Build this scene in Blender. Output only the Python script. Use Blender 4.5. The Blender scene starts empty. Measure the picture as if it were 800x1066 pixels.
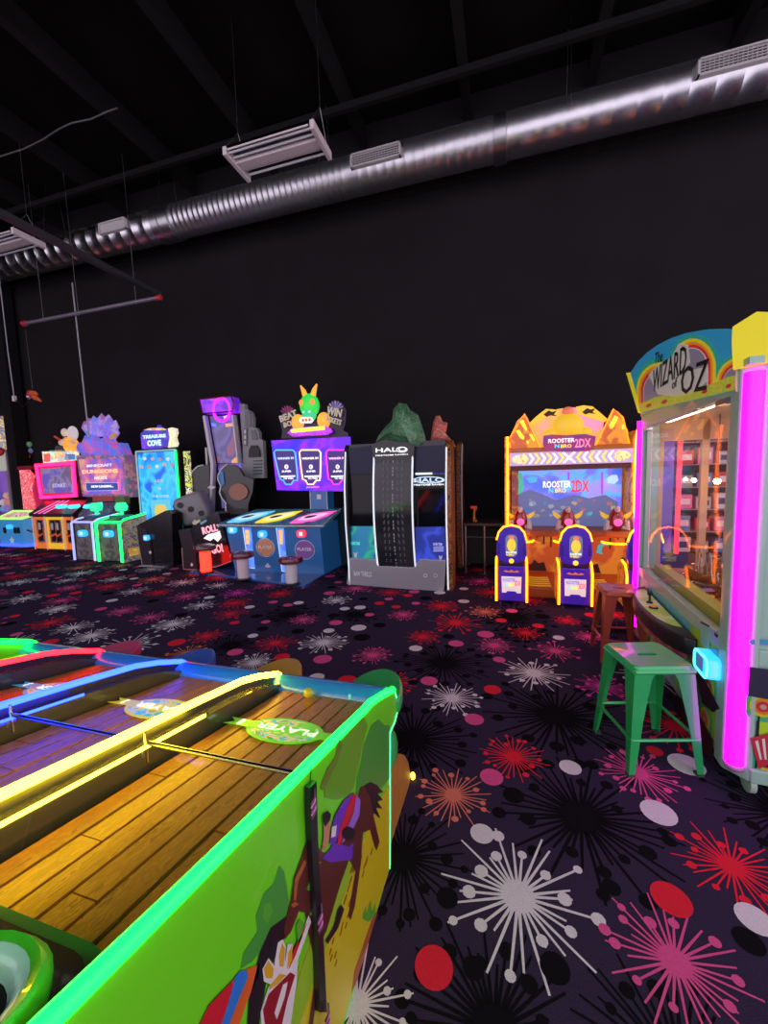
import bpy, bmesh, math, random
from mathutils import Vector, Matrix
random.seed(11)
scene = bpy.context.scene
COL = scene.collection
sin, cos, pi, R = math.sin, math.cos, math.pi, math.radians

# ------------------------------------------------------------------ camera
F = 420.0
CAM = Vector((0, 0, 1.55))
YAW, PITCH, ROLL = R(16.8), R(5.25), R(1.65)
fwd = Vector((-sin(YAW)*cos(PITCH), cos(YAW)*cos(PITCH), -sin(PITCH)))
_r = Vector((cos(YAW), sin(YAW), 0)); _d = fwd.cross(_r)
rgt = _r*cos(ROLL) + _d*sin(ROLL); dwn = _d*cos(ROLL) - _r*sin(ROLL)
cd = bpy.data.cameras.new('camera'); cam = bpy.data.objects.new('camera', cd); COL.objects.link(cam)
cd.sensor_fit = 'VERTICAL'; cd.sensor_height = 36.0; cd.lens = 36.0*F/1066.0; cd.clip_start = 0.01; cd.clip_end = 200
up = -dwn; bk = -fwd
cam.matrix_world = Matrix(((rgt.x, up.x, bk.x, CAM.x), (rgt.y, up.y, bk.y, CAM.y), (rgt.z, up.z, bk.z, CAM.z), (0, 0, 0, 1)))
scene.camera = cam

# ------------------------------------------------------------------ world (the rest of the hall, open behind the camera) and exposure
w = bpy.data.worlds.new('hall'); scene.world = w; w.use_nodes = True
bg = w.node_tree.nodes['Background']; bg.inputs[0].default_value = (0.60, 0.52, 0.62, 1); bg.inputs[1].default_value = 2.6
vs = scene.view_settings
vs.view_transform = 'Standard'; vs.look = 'None'; vs.gamma = 1.0; vs.use_curve_mapping = False; vs.exposure = 0.0

# ------------------------------------------------------------------ pixel -> place helpers (800 x 1066 frame)
def ray(px, py): return rgt*((px-400)/F) + dwn*((py-533)/F) + fwd
def wf(px, py, z=0.0):
    d = ray(px, py); return CAM + d*((z-CAM.z)/d.z)
def wy(px, py, Y):
    d = ray(px, py); return CAM + d*(Y/d.y)
def wx(px, py, X):
    d = ray(px, py); return CAM + d*(X/d.x)
def wpl(px, py, p, n):
    d = ray(px, py); return CAM + d*((p-CAM).dot(n)/d.dot(n))
def crop(ox, oy, s): return lambda x, y: (ox+x/s, oy+y/s)

# ------------------------------------------------------------------ materials
MATS = {}
def mat(name, c, rough=.5, metal=0., emit=None, es=0., grain=0., scale=40., bump=0., coat=0., spec=.5):
    if name in MATS: return MATS[name]
    m = bpy.data.materials.new(name); m.use_nodes = True
    nt = m.node_tree; b = nt.nodes['Principled BSDF']
    b.inputs['Base Color'].default_value = (*c, 1); b.inputs['Roughness'].default_value = rough; b.inputs['Metallic'].default_value = metal
    b.inputs['Specular IOR Level'].default_value = spec
    if coat: b.inputs['Coat Weight'].default_value = coat
    if es:
        b.inputs['Emission Color'].default_value = (*(emit or c), 1); b.inputs['Emission Strength'].default_value = es
    if grain or bump:
        tc = nt.nodes.new('ShaderNodeTexCoord'); nz = nt.nodes.new('ShaderNodeTexNoise'); nz.inputs['Scale'].default_value = scale; nz.inputs['Detail'].default_value = 4
        nt.links.new(tc.outputs['Object'], nz.inputs['Vector'])
        if grain:
            mx = nt.nodes.new('ShaderNodeMix'); mx.data_type = 'RGBA'
            mx.inputs[6].default_value = (*[x*(1-grain) for x in c], 1); mx.inputs[7].default_value = (*[min(1, x*(1+grain)) for x in c], 1)
            nt.links.new(nz.outputs['Fac'], mx.inputs[0]); nt.links.new(mx.outputs[2], b.inputs['Base Color'])
        if bump:
            bp = nt.nodes.new('ShaderNodeBump'); bp.inputs['Strength'].default_value = bump; bp.inputs['Distance'].default_value = .01
            nt.links.new(nz.outputs['Fac'], bp.inputs['Height']); nt.links.new(bp.outputs[0], b.inputs['Normal'])
    MATS[name] = m; return m
def glow(name, c, s): return mat('glow_'+name, tuple(min(1., x*.6+.05) for x in c), .4, emit=c, es=s)
def art(name, cols, scale=8., es=0., rough=.35, tex='noise', distort=1.5, stretch=(1, 1, 1)):
    """printed artwork: patches of several inks"""
    if name in MATS: return MATS[name]
    m = bpy.data.materials.new(name); m.use_nodes = True
    nt = m.node_tree; b = nt.nodes['Principled BSDF']; b.inputs['Roughness'].default_value = rough
    tc = nt.nodes.new('ShaderNodeTexCoord'); mp = nt.nodes.new('ShaderNodeMapping'); mp.inputs['Scale'].default_value = stretch
    nt.links.new(tc.outputs['Object'], mp.inputs['Vector'])
    if tex == 'noise':
        t = nt.nodes.new('ShaderNodeTexNoise'); t.inputs['Scale'].default_value = scale; t.inputs['Detail'].default_value = 2.5; t.inputs['Distortion'].default_value = distort; out = t.outputs['Fac']
        lo, hi = .3, .7
    else:
        t = nt.nodes.new('ShaderNodeTexVoronoi'); t.inputs['Scale'].default_value = scale; out = t.outputs['Color']; lo, hi = .05, .95
    nt.links.new(mp.outputs[0], t.inputs['Vector'])
    rp = nt.nodes.new('ShaderNodeValToRGB'); cr = rp.color_ramp; cr.interpolation = 'CONSTANT' if tex != 'soft' else 'LINEAR'
    n = len(cols)
    while len(cr.elements) < n: cr.elements.new(.5)
    for i, c in enumerate(cols):
        cr.elements[i].position = 0 if i == 0 else lo+(hi-lo)*i/n; cr.elements[i].color = (*c, 1)
    nt.links.new(out, rp.inputs[0]); nt.links.new(rp.outputs[0], b.inputs['Base Color'])
    if es:
        nt.links.new(rp.outputs[0], b.inputs['Emission Color']); b.inputs['Emission Strength'].default_value = es*1.35
    MATS[name] = m; return m
def soft(name, cols, scale=2., es=0., rough=.35, stretch=(1, 1, 1)):
    m = art(name, cols, scale, es, rough, 'noise', .6, stretch)
    for nd in m.node_tree.nodes:
        if nd.type == 'VALTORGB': nd.color_ramp.interpolation = 'EASE'
    return m
def glass(name, tint=(1, 1, 1), gl=.9):
    if name in MATS: return MATS[name]
    m = bpy.data.materials.new(name); m.use_nodes = True
    nt = m.node_tree; nt.nodes.clear()
    N = lambda t: nt.nodes.new('ShaderNode'+t); Lk = nt.links.new
    o = N('OutputMaterial'); mx = N('MixShader'); tr = N('BsdfTransparent'); gs = N('BsdfGlossy'); ge = N('NewGeometry')
    tr.inputs[0].default_value = (*tint, 1); gs.inputs[0].default_value = (gl, gl, gl, 1); gs.inputs['Roughness'].default_value = .03
    dp = N('VectorMath'); dp.operation = 'DOT_PRODUCT'; Lk(ge.outputs['Normal'], dp.inputs[0]); Lk(ge.outputs['Incoming'], dp.inputs[1])
    def mth(op, a, b):
        n = N('Math'); n.operation = op
        for i, q in enumerate((a, b)):
            if isinstance(q, (int, float)): n.inputs[i].default_value = q
            else: Lk(q, n.inputs[i])
        return n.outputs[0]
    ab = mth('ABSOLUTE', dp.outputs['Value'], 0); p5 = mth('POWER', mth('SUBTRACT', 1.0, ab), 5.0); fr = mth('ADD', mth('MULTIPLY', p5, .5), .03)   # thin-pane reflectance
    Lk(fr, mx.inputs[0]); Lk(tr.outputs[0], mx.inputs[1]); Lk(gs.outputs[0], mx.inputs[2]); Lk(mx.outputs[0], o.inputs[0])
    MATS[name] = m; return m

# ------------------------------------------------------------------ mesh helpers (authored in world coordinates, stored local to the thing)
RM = {}
class MB:
    def __init__(s): s.v = []; s.f = []; s.mi = []
    def add(s, vs, fs, mi=0):
        o = len(s.v); s.v += [Vector(p) for p in vs]; s.f += [tuple(o+i for i in f) for f in fs]; s.mi += [mi]*len(fs); return s
    def box(s, x0, x1, y0, y1, z0, z1):
        return s.add([(x0,y0,z0),(x1,y0,z0),(x1,y1,z0),(x0,y1,z0),(x0,y0,z1),(x1,y0,z1),(x1,y1,z1),(x0,y1,z1)], [(0,3,2,1),(4,5,6,7),(0,1,5,4),(1,2,6,5),(2,3,7,6),(3,0,4,7)])
    def prism(s, pts, vec):
        n = len(pts); vec = Vector(vec); a = [Vector(p) for p in pts]
        return s.add(a+[p+vec for p in a], [tuple(range(n))[::-1], tuple(range(n, 2*n))]+[(i, (i+1) % n, n+(i+1) % n, n+i) for i in range(n)])
    def pxz(s, pts, y0, y1): return s.prism([(x, y0, z) for x, z in pts], (0, y1-y0, 0))
    def pyz(s, pts, x0, x1): return s.prism([(x0, y, z) for y, z in pts], (x1-x0, 0, 0))
    def pxy(s, pts, z0, z1): return s.prism([(x, y, z0) for x, y in pts], (0, 0, z1-z0))
    def tube(s, path, r, n=8, closed=False, flat=1.0):
        P = [Vector(p) for p in path]; m = len(P); rings = []
        rr = r if isinstance(r, (list, tuple)) else [r]*m
        prevn = None
        for i in range(m):
            a = P[(i-1) % m] if (i > 0 or closed) else P[i]; b = P[(i+1) % m] if (i < m-1 or closed) else P[i]
            t = (b-a).normalized()
            if prevn is None:
                h = Vector((0, 0, 1)) if abs(t.z) < .9 else Vector((1, 0, 0)); nn = t.cross(h).normalized()
            else:
                nn = (prevn - t*prevn.dot(t)).normalized()
            prevn = nn; bb = t.cross(nn)
            rings.append([P[i]+nn*cos(2*pi*k/n)*rr[i]+bb*sin(2*pi*k/n)*rr[i]*flat for k in range(n)])
        vs = [p for g in rings for p in g]; fs = []
        for i in range(m if closed else m-1):
            j = (i+1) % m
            fs += [(i*n+k, i*n+(k+1) % n, j*n+(k+1) % n, j*n+k) for k in range(n)]
        if not closed: fs += [tuple(range(n))[::-1], tuple(range((m-1)*n, m*n))]
        return s.add(vs, fs)
    def lathe(s, c, prof, n=20, axis='Z'):
        c = Vector(c); vs = []
        for r, h in prof:
            for k in range(n):
                a = 2*pi*k/n; u, v = r*cos(a), r*sin(a)
                vs.append(c+(Vector((u, v, h)) if axis == 'Z' else Vector((u, h, v)) if axis == 'Y' else Vector((h, u, v))))
        m = len(prof)
        fs = [(i*n+k, i*n+(k+1) % n, (i+1)*n+(k+1) % n, (i+1)*n+k) for i in range(m-1) for k in range(n)]
        fs += [tuple(range(n))[::-1], tuple(range((m-1)*n, m*n))]
        return s.add(vs, fs)
    def ball(s, c, rx, ry=None, rz=None, n=12, m=8):
        ry = ry or rx; rz = rz or rx; c = Vector(c)
        prof = [(sin(pi*i/m), -cos(pi*i/m)) for i in range(m+1)]
        vs = [c+Vector((rx*max(q, .001)*cos(2*pi*k/n), ry*max(q, .001)*sin(2*pi*k/n), rz*h)) for q, h in prof for k in range(n)]
        return s.add(vs, [(i*n+k, i*n+(k+1) % n, (i+1)*n+(k+1) % n, (i+1)*n+k) for i in range(m) for k in range(n)])
    def xf(s, M):
        s.v = [M @ p for p in s.v]; return s
    def build(s, name, m, parent=None, smooth=False, bevel=0, sharp=40, origin=None):
        me = bpy.data.meshes.new(name); inv = RM[parent.name].inverted() if parent is not None else (Matrix.Translation(origin).inverted() if origin is not None else Matrix())
        me.from_pydata([inv @ p for p in s.v], [], s.f)
        ms = m if isinstance(m, (list, tuple)) else [m]
        for q in ms: me.materials.append(q)
        if len(ms) > 1: me.polygons.foreach_set('material_index', s.mi)
        bm = bmesh.new(); bm.from_mesh(me); bmesh.ops.recalc_face_normals(bm, faces=bm.faces); bm.to_mesh(me); bm.free()
        if smooth: me.shade_smooth(); me.set_sharp_from_angle(angle=R(sharp))
        o = bpy.data.objects.new(name, me); COL.objects.link(o)
        if parent is not None: o.parent = parent; RM[o.name] = RM[parent.name]
        else:
            RM[o.name] = Matrix.Translation(origin) if origin is not None else Matrix()
            if origin is not None: o.location = origin
        if bevel:
            b = o.modifiers.new('bevel', 'BEVEL'); b.width = bevel; b.segments = 2; b.limit_method = 'ANGLE'
        return o
def tag(o, label, cat, group=None, kind=None):
    if label: o['label'] = label
    if cat: o['category'] = cat
    if group: o['group'] = group
    if kind: o['kind'] = kind
    return o
def thing(name, label, cat, loc=(0, 0, 0), rz=0, group=None):
    o = bpy.data.objects.new(name, None); COL.objects.link(o); o.empty_display_size = .1
    o.location = loc; o.rotation_euler = (0, 0, rz)
    RM[o.name] = Matrix.Translation(loc) @ Matrix.Rotation(rz, 4, 'Z')
    return tag(o, label, cat, group)
def dup(root, loc, rz, label, group=None):
    def cp(o, par):
        c = o.copy(); COL.objects.link(c); c.parent = par; RM[c.name] = Matrix()
        for ch in o.children: cp(ch, c)
        return c
    r = cp(root, None); r.location = loc; r.rotation_euler = (0, 0, rz); r['label'] = label
    if group: r['group'] = group
    return r
_TX = {}
def txt(s, c, wd, ht, m, parent, RR=(1, 0, 0), UU=(0, 0, 1), name='lettering', ext=.004, thick=.0, shear=0., arch=0.):
    """raised lettering whose box is wd x ht, centred on c, reading along RR with top towards UU"""
    key = (s, thick, shear)
    if key not in _TX:
        cu = bpy.data.curves.new('t', 'FONT'); cu.body = s; cu.align_x = 'CENTER'; cu.offset = thick; cu.shear = shear; cu.resolution_u = 2; cu.extrude = .5
        ob = bpy.data.objects.new('t', cu); COL.objects.link(ob)
        dg = bpy.context.evaluated_depsgraph_get(); me = bpy.data.meshes.new_from_object(ob.evaluated_get(dg))
        _TX[key] = ([v.co.copy() for v in me.vertices], [tuple(p.vertices) for p in me.polygons])
        bpy.data.objects.remove(ob); bpy.data.curves.remove(cu); bpy.data.meshes.remove(me)
    V, Fc = _TX[key]
    x0 = min(v.x for v in V); x1 = max(v.x for v in V); y0 = min(v.y for v in V); y1 = max(v.y for v in V)
    RR = Vector(RR).normalized(); UU = Vector(UU).normalized(); N = RR.cross(UU); c = Vector(c)
    b = MB()
    pts = []
    for v in V:
        u = ((v.x-x0)/(x1-x0)-.5); q = ((v.y-y0)/(y1-y0)-.5)
        pts.append(c+RR*u*wd+UU*(q*ht+arch*(1-4*u*u))+N*(ext*(v.z+.5)))
    b.add(pts, Fc)
    return b.build(name, m, parent)
def rrect(x0, x1, z0, z1, r, n=4):
    o = []
    for cx, cz, a0 in ((x1-r, z0+r, -90), (x1-r, z1-r, 0), (x0+r, z1-r, 90), (x0+r, z0+r, 180)):
        for k in range(n+1):
            a = R(a0+90*k/n); o.append((cx+r*cos(a), cz+r*sin(a)))
    return o
def ell(cx, cz, rx, rz, n=20, a0=0, a1=360):
    k = n if a1-a0 >= 360 else n+1
    return [(cx+rx*cos(R(a0+(a1-a0)*i/n)), cz+rz*sin(R(a0+(a1-a0)*i/n))) for i in range(k)]

# common paints
BLACK = mat('black_paint', (.012, .012, .014), .45)
BLKP = mat('black_plastic', (.02, .02, .022), .3)
CHROME = mat('chrome', (.75, .75, .78), .18, 1.)
STEEL = mat('brushed_steel', (.45, .46, .48), .32, 1.)
WHITE = mat('white_enamel', (.8, .78, .78), .4)
GREY = mat('grey_plastic', (.18, .18, .19), .5)
PRINTW = mat('white_ink', (.85, .85, .85), .5)
GLASS = glass('clear_glass')
# ================================================================== THE ROOM
FLOORM = mat('carpet_base', (.047, .034, .072), .95, spec=.0, grain=.55, scale=260, bump=.35)
def structure(name, b, m, **k):
    o = b.build(name, m, **k); o['kind'] = 'structure'; return o
XL, XR, YB, YF, ZC = -18.0, 9.0, 7.7, -5.0, 8.0
floor = structure('floor', MB().box(XL, XR, YF, YB, -.12, 0), FLOORM)
WALLM = mat('black_wall_paint', (.017, .0155, .0175), .8, spec=.08, grain=.25, scale=1.5, bump=.05)
structure('wall_back', MB().box(XL, XR, YB, YB+.2, 0, ZC+.3), WALLM)
structure('wall_left', MB().box(XL-.2, XL, YF, YB+.2, 0, ZC+.3), WALLM)
CEILM = mat('black_ceiling', (.0095, .0083, .0086), .85, spec=.05, grain=.4, scale=.9)
ceiling = structure('ceiling', MB().box(XL, XR, YF, YB, ZC, ZC+.2), CEILM)
BEAM = mat('dark_steel_beam', (.0145, .0133, .0138), .6, spec=.12)
x = -15.8
while x < 8.5:
    MB().box(x-.03, x+.03, YF, YB, ZC-.38, ZC-.02).box(x-.075, x+.075, YF, YB, ZC-.40, ZC-.375).build('joist', BEAM, ceiling); x += 1.9
for y in (6.75, 3.9, 1.0):
    MB().box(XL, XR, y-.04, y+.04, ZC-.50, ZC-.40).build('bridging_bar', BEAM, ceiling)
structure('trim_1', MB().box(XL, XR, YB-.12, YB, 6.60, 6.78), mat('dark_ledge', (.018, .016, .016), .6, spec=.2))
# steel column by the left machines
cp = wy(19, 480, 7.45)
co = MB().box(cp.x-.16, cp.x+.16, 7.32, 7.62, .02, ZC-.4).box(cp.x-.18, cp.x+.18, 7.30, 7.64, 0, .03)
tag(co.build('steel_column', mat('column_paint', (.010, .010, .011), .5, spec=.2), origin=Vector((cp.x, 7.47, 0))), 'black steel building column rising between the red machine and the far left crane cabinet', 'column')

# ------------------------------------------------------------------ carpet print
CW = mat('carpet_white', (.86, .80, .84), .95, spec=.0, grain=.3, scale=300)
CR_ = mat('carpet_red', (.95, .03, .055), .95, spec=.0, grain=.3, scale=300)
CP = mat('carpet_pink', (.88, .11, .32), .95, spec=.0, grain=.3, scale=300)
CS = mat('carpet_salmon', (.88, .24, .16), .95, spec=.0, grain=.3, scale=300)
CM = mat('carpet_magenta', (.85, .07, .50), .95, spec=.0, grain=.3, scale=300)
CK = mat('carpet_black', (.011, .010, .012), .95, spec=.0, grain=.3, scale=300)
CMATS = [CW, CR_, CP, CS, CM, CK]; W_, R_, P_, S_, M_, K_ = range(6)
cb = MB()
rnd = random.Random(4)
CZ = [0.0012]
def cdot(x, y, rx, ry, c, n=12, z=None):
    z = z or CZ[0]; a0 = rnd.random()*6
    cb.add([(x+rx*cos(a0+2*pi*k/n), y+ry*sin(a0+2*pi*k/n), z) for k in range(n)], [tuple(range(n))], c)
def burst(x, y, Rr, c, nr=30, core=.21, far=False):
    z = CZ[0] = .0010+rnd.random()*.0006 if c != K_ else .0006+rnd.random()*.0003
    cdot(x, y, Rr*core, Rr*core, c, 12 if far else 18, z+.0003)
    a0 = rnd.random()*6
    for k in range(nr):
        a = a0+2*pi*(k+rnd.uniform(-.2, .2))/nr
        L = Rr*(1.0 if k % 3 == 0 else rnd.uniform(.55, .95))
        dx, dy = cos(a), sin(a); w0 = Rr*.020; w1 = Rr*.013; s0 = Rr*core*.85
        cb.add([(x+dx*s0-dy*w0, y+dy*s0+dx*w0, z), (x+dx*L-dy*w1, y+dy*L+dx*w1, z), (x+dx*L+dy*w1, y+dy*L-dx*w1, z), (x+dx*s0+dy*w0, y+dy*s0-dx*w0, z)], [(0, 1, 2, 3)], c)
        if k % 3 == 1 or (k % 3 == 0 and rnd.random() < .35):
            q = L*rnd.uniform(.82, 1.0); s = Rr*rnd.uniform(.055, .095)
            cdot(x+dx*q, y+dy*q, s, s, c, 6 if far else 10, z+.0002)
PLACED = []
def pb(px, py, rpx, c, nr=30):
    p = wf(px, py); e = wf(px+rpx, py); r_ = (e-p).length
    burst(p.x, p.y, r_, c, nr); PLACED.append((p.x, p.y, r_*(.6 if c == K_ else .95)))
def pd(px, py, rpx, c):
    p = wf(px, py); r_ = (wf(px+rpx, py)-p).length; CZ[0] = .0018
    cdot(p.x, p.y, r_, r_*1.0, c, 20); PLACED.append((p.x, p.y, r_*1.2))
for a in [(605, 850, 92), (580, 745, 78), (430, 770, 66), (462, 690, 52), (420, 892, 70), (515, 1075, 110), (815, 848, 70), (300, 640, 34), (545, 660, 36), (240, 672, 34), (640, 655, 40), (370, 640, 28), (712, 1120, 110)]:
    pb(*a, K_, 40)
for a in [(540, 933, 82, W_), (703, 1001, 72, P_), (762, 902, 56, R_), (372, 1046, 60, W_), (472, 828, 40, S_), (535, 788, 36, R_), (665, 805, 42, P_), (471, 727, 32, W_), (556, 701, 37, W_), (628, 715, 29, M_), (408, 711, 27, R_),
          (515, 672, 22, P_), (505, 637, 20, S_), (440, 663, 20, R_), (388, 682, 22, P_), (337, 669, 27, W_), (460, 631, 20, R_), (180, 650, 22, W_), (195, 681, 24, S_), (548, 659, 20, R_), (613, 663, 18, P_), (95, 662, 22, W_), (60, 634, 17, W_), (128, 636, 17, P_),
          (215, 662, 18, R_), (265, 690, 24, W_), (165, 617, 14, R_), (420, 640, 17, P_), (350, 625, 16, W_), (316, 645, 17, P_), (244, 628, 17, R_), (292, 618, 16, R_), (72, 612, 14, P_), (20, 606, 14, W_), (120, 603, 13, W_), (640, 640, 16, R_), (590, 646, 16, R_)]:
    pb(*a)
for a in [(452, 1007, 20, R_), (699, 936, 19, R_), (786, 957, 17, W_), (686, 846, 17, W_), (502, 868, 12, W_), (512, 809, 12, P_), (594, 799, 11, W_), (494, 749, 10, P_), (513, 718, 9, R_), (447, 709, 9, P_), (682, 782, 8, R_), (715, 796, 17, W_),
          (433, 675, 7, W_), (475, 670, 8, P_), (522, 646, 6, R_), (458, 617, 6, W_), (294, 684, 8, R_), (245, 679, 8, P_), (582, 664, 6, W_), (260, 632, 5, W_), (300, 630, 5, P_), (218, 622, 5, W_), (533, 636, 6, P_), (425, 620, 5, R_), (385, 640, 5, P_), (330, 705, 8, W_), (483, 626, 6, W_), (637, 924, 9, K_), (493, 1008, 11, K_), (578, 1008, 15, K_), (466, 935, 11, K_), (780, 980, 14, K_)]:
    pd(*a)
def free(x, y, r_):
    return all((x-a)**2+(y-b)**2 > (r_*.9+q)**2 for a, b, q in PLACED)
i = 0
for t in range(5200):
    x = rnd.uniform(-15, 4.5); y = rnd.uniform(-3.5, 7.5); c = rnd.choice([W_, W_, R_, R_, P_, P_, S_, M_]); r_ = rnd.uniform(.21, .3)
    if free(x, y, r_):
        burst(x, y, r_, c, 22, far=True); PLACED.append((x, y, r_*.95))
for t in range(2600):
    x = rnd.uniform(-15, 4.5); y = rnd.uniform(-3.5, 7.5); r_ = rnd.uniform(.05, .085)
    if free(x, y, r_):
        CZ[0] = .0018; cdot(x, y, r_, r_, rnd.choice([W_, R_, P_, K_, K_]), 12); PLACED.append((x, y, r_*1.5))
for t in range(260):
    x = rnd.uniform(-15, 4.5); y = rnd.uniform(-3.5, 7.5)
    if all((x-a)**2+(y-b)**2 > .25 for a, b, q in PLACED if q > .2): burst(x, y, rnd.uniform(.4, .5), K_, 36, far=True)
cpo = cb.build('carpet_print', CMATS, floor); cpo['kind'] = 'stuff'; cpo['label'] = 'white, red, pink and black starbursts and dots woven into the carpet'

# ------------------------------------------------------------------ duct
DY, DZ, DR = 7.0, 6.66, .29
DUCTM = mat('galvanised_duct', (.66, .67, .70), .27, 1., grain=.12, scale=6, bump=.05)
DUCTW = mat('wrapped_duct', (.62, .63, .66), .30, 1., grain=.15, scale=9, bump=.25)
for m_ in (DUCTM, DUCTW):   # the rolled seams scatter light along the duct
    b_ = m_.node_tree.nodes['Principled BSDF']; tg = m_.node_tree.nodes.new('ShaderNodeTangent'); tg.direction_type = 'RADIAL'; tg.axis = 'X'
    m_.node_tree.links.new(tg.outputs[0], b_.inputs['Tangent']); b_.inputs['Anisotropic'].default_value = .7; b_.inputs['Anisotropic Rotation'].default_value = .0
duct = thing('spiral_duct', 'long round galvanised spiral air duct running along the black wall', 'air duct', (-2, DY, DZ))
c1 = wy(177, 232, DY).x; c2 = wy(521, 142, DY).x
def dsec(x0, x1, step, h, m):
    prof = [(DR, x0)]; x = x0+step
    while x < x1-step*.5:
        prof += [(DR, x-.016), (DR+h, x-.006), (DR+h, x+.006), (DR, x+.016)]; x += step
    prof.append((DR, x1))
    MB().lathe((0, DY, DZ), prof, 40, 'X').build('duct_section', m, duct, smooth=True, sharp=60)
dsec(-17.9, c1, .30, .004, DUCTM); dsec(c1, c1+(c2-c1)*.62, .115, .007, DUCTW); dsec(c1+(c2-c1)*.62, c2, .16, .005, DUCTW); dsec(c2, 8.9, .30, .004, DUCTM)
for cx, wd in ((c2, .10), (c1-.14, .10), (c1+.08, .12)):
    MB().lathe((0, DY, DZ), [(DR+.002, cx-wd), (DR+.028, cx-wd+.012), (DR+.028, cx+wd-.012), (DR+.002, cx+wd)], 40, 'X').build('coupling_band', STEEL, duct, smooth=True)
WGR = mat('white_grille', (.62, .60, .60), .45)
for (pa, pb_, py) in ((365, 417, 164), (727, 812, 62), (103, 130, 236)):
    xa = wy(pa, py, 6.68).x; xb = wy(pb_, py-12, 6.68).x
    g = MB(); ya, yb = 6.66, 6.74
    for q in ((xa, xb, .085, .105), (xa, xb, -.105, -.085), (xa, xa+.022, -.105, .105), (xb-.022, xb, -.105, .105)): g.box(q[0], q[1], ya, yb, DZ+q[2], DZ+q[3])
    gr = g.build('grille_frame', WGR, duct)
    MB().box(xa+.02, xb-.02, 6.70, 6.745, DZ-.09, DZ+.09).build('grille_back', BLACK if pa != 103 else WGR, gr)
    if pa != 103:
        for k in range(5): MB().box(xa+.02, xb-.02, 6.672, 6.69, DZ-.075+k*.034, DZ-.066+k*.034).build('grille_slat', WGR, gr)
        nx = int((xb-xa)/.05)
        for k in range(nx): MB().box(xa+.03+k*.05, xa+.036+k*.05, 6.676, 6.688, DZ-.085, DZ+.085).build('grille_slat', WGR, gr)
for x in (-9.5, -6.4, -3.0, .9, 4.2):
    for s in (-1, 1): MB().tube([(x, DY+s*.29, DZ), (x, DY+s*.12, ZC)], .004, 5).build('hanger_wire', STEEL, duct)

# ------------------------------------------------------------------ ceiling light fixtures
def fixture(name, label, x0, x1, y0, y1, z):
    t = thing(name, label, 'ceiling light', ((x0+x1)/2, (y0+y1)/2, z), 0, 'switched-off strip fixtures')
    L = mat('fixture_white', (.82, .74, .75), .4); RF = mat('mirror_reflector', (.22, .22, .27), .10, 1.); TB = mat('unlit_tube', (.75, .76, .80), .15, coat=1.)
    for x in (x0, x1): MB().box(x-.03, x+.03, y0-.02, y1+.02, z-.02, z+.09).build('end_plate', L, t, bevel=.008)
    ym = (y0+y1)/2
    MB().box(x0, x1, ym-.075, ym+.075, z+.0, z+.06).build('spine', L, t, bevel=.008)
    for s, (ya, yb) in enumerate(((y0, ym-.075), (ym+.075, y1))):
        yc = (ya+yb)/2
        MB().pyz([(ya, z+.03), (ya+.04, z+.08), (yb-.04, z+.085), (yb, z+.06), (yb, z+.1), (ya, z+.1)], x0+.03, x1-.03).build('reflector', RF, t)
        for yy in (ya+.035, yb-.06):
            MB().tube([(x0+.04, yy, z+.03), (x1-.04, yy, z+.03)], .017, 10).build('fluorescent_tube', TB, t, smooth=True)
    MB().tube([(x0+.05, y0-.02, z+.03), (x1-.05, y0-.02, z+.03)], .012, 6).build('edge_rail', L, t)
    for x in (x0+.02, x1-.02):
        MB().tube([(x, y0, z+.09), (x+.02, ym, z+.45), (x+.02, ym, ZC)], .004, 5).build('hanging_wire', STEEL, t)
        MB().tube([(x, y1, z+.09), (x+.02, ym, z+.45)], .004, 5).build('hanging_wire', STEEL, t)
fixture('strip_light', 'white switched-off fluorescent strip fixture hanging in front of the duct', -3.68, -2.36, 5.13, 5.66, 6.0)
q = wf(46, 258, 6.0)
fixture('strip_light', 'partly visible strip fixture at the left edge of the photo below the duct', q.x-1.35, q.x, q.y-.5, q.y, 6.0)

# ------------------------------------------------------------------ hanging pipe rig with cords
rig = thing('hanging_pipe_rig', 'thin grey pipe frame with red end caps hung on wires below the duct', 'pipe rig', (-8, 6.35, 5))
RIGM = mat('rig_pipe', (.30, .28, .36), .4, .6); REDP = mat('red_plastic', (.55, .03, .05), .4)
a = wy(26, 340, 6.35); b = wy(165, 306, 6.35); zr = (a.z+b.z)/2
MB().tube([(a.x, 6.35, zr), (b.x, 6.35, zr)], .035, 10).build('crossbar', RIGM, rig, smooth=True)
MB().box(b.x-.05, b.x+.05, 3.6, 6.38, zr+.02, zr+.10).build('arm', mat('rig_dark', (.03, .03, .035), .5), rig)
for x in (a.x, b.x): MB().lathe((x, 6.35, zr), [(.03, -.06), (.055, -.05), (.055, .05), (.03, .06)], 10, 'X').build('end_cap', REDP, rig)
for px in (45, 82, 143):
    x = wy(px, 330, 6.35).x
    MB().tube([(x, 6.35, zr+.03), (x-.05, 6.35, ZC-.4)], .006, 5).build('hanger_wire', STEEL, rig)
    MB().tube([(x, 6.35, zr-.045), (x+.04, 6.35, zr), (x, 6.35, zr+.05), (x-.04, 6.35, zr)], .007, 5, closed=True).build('clip', STEEL, rig)
p0 = wy(78, 322, 6.35); p1 = wy(88, 442, 6.35)
tag(MB().tube([(p1.x-.06, 6.42, 5.6), (p1.x, 6.42, p1.z-.25)], .014, 6).build('drop_pole', mat('pale_conduit', (.45, .43, .5), .4), origin=Vector((p1.x, 6.35, p1.z))), 'thin pale vertical pole dropping from the pipe rig behind the purple crystal topper', 'pole')
t = thing('power_lead', 'thin pale power lead with a white plug beside the column', 'power lead', (-12, 6.6, 3.4))
q0 = wy(2, 300, 6.6); q1 = wy(15, 415, 6.6); q2 = wy(24, 424, 6.6); q3 = wy(31, 416, 6.6)
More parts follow.
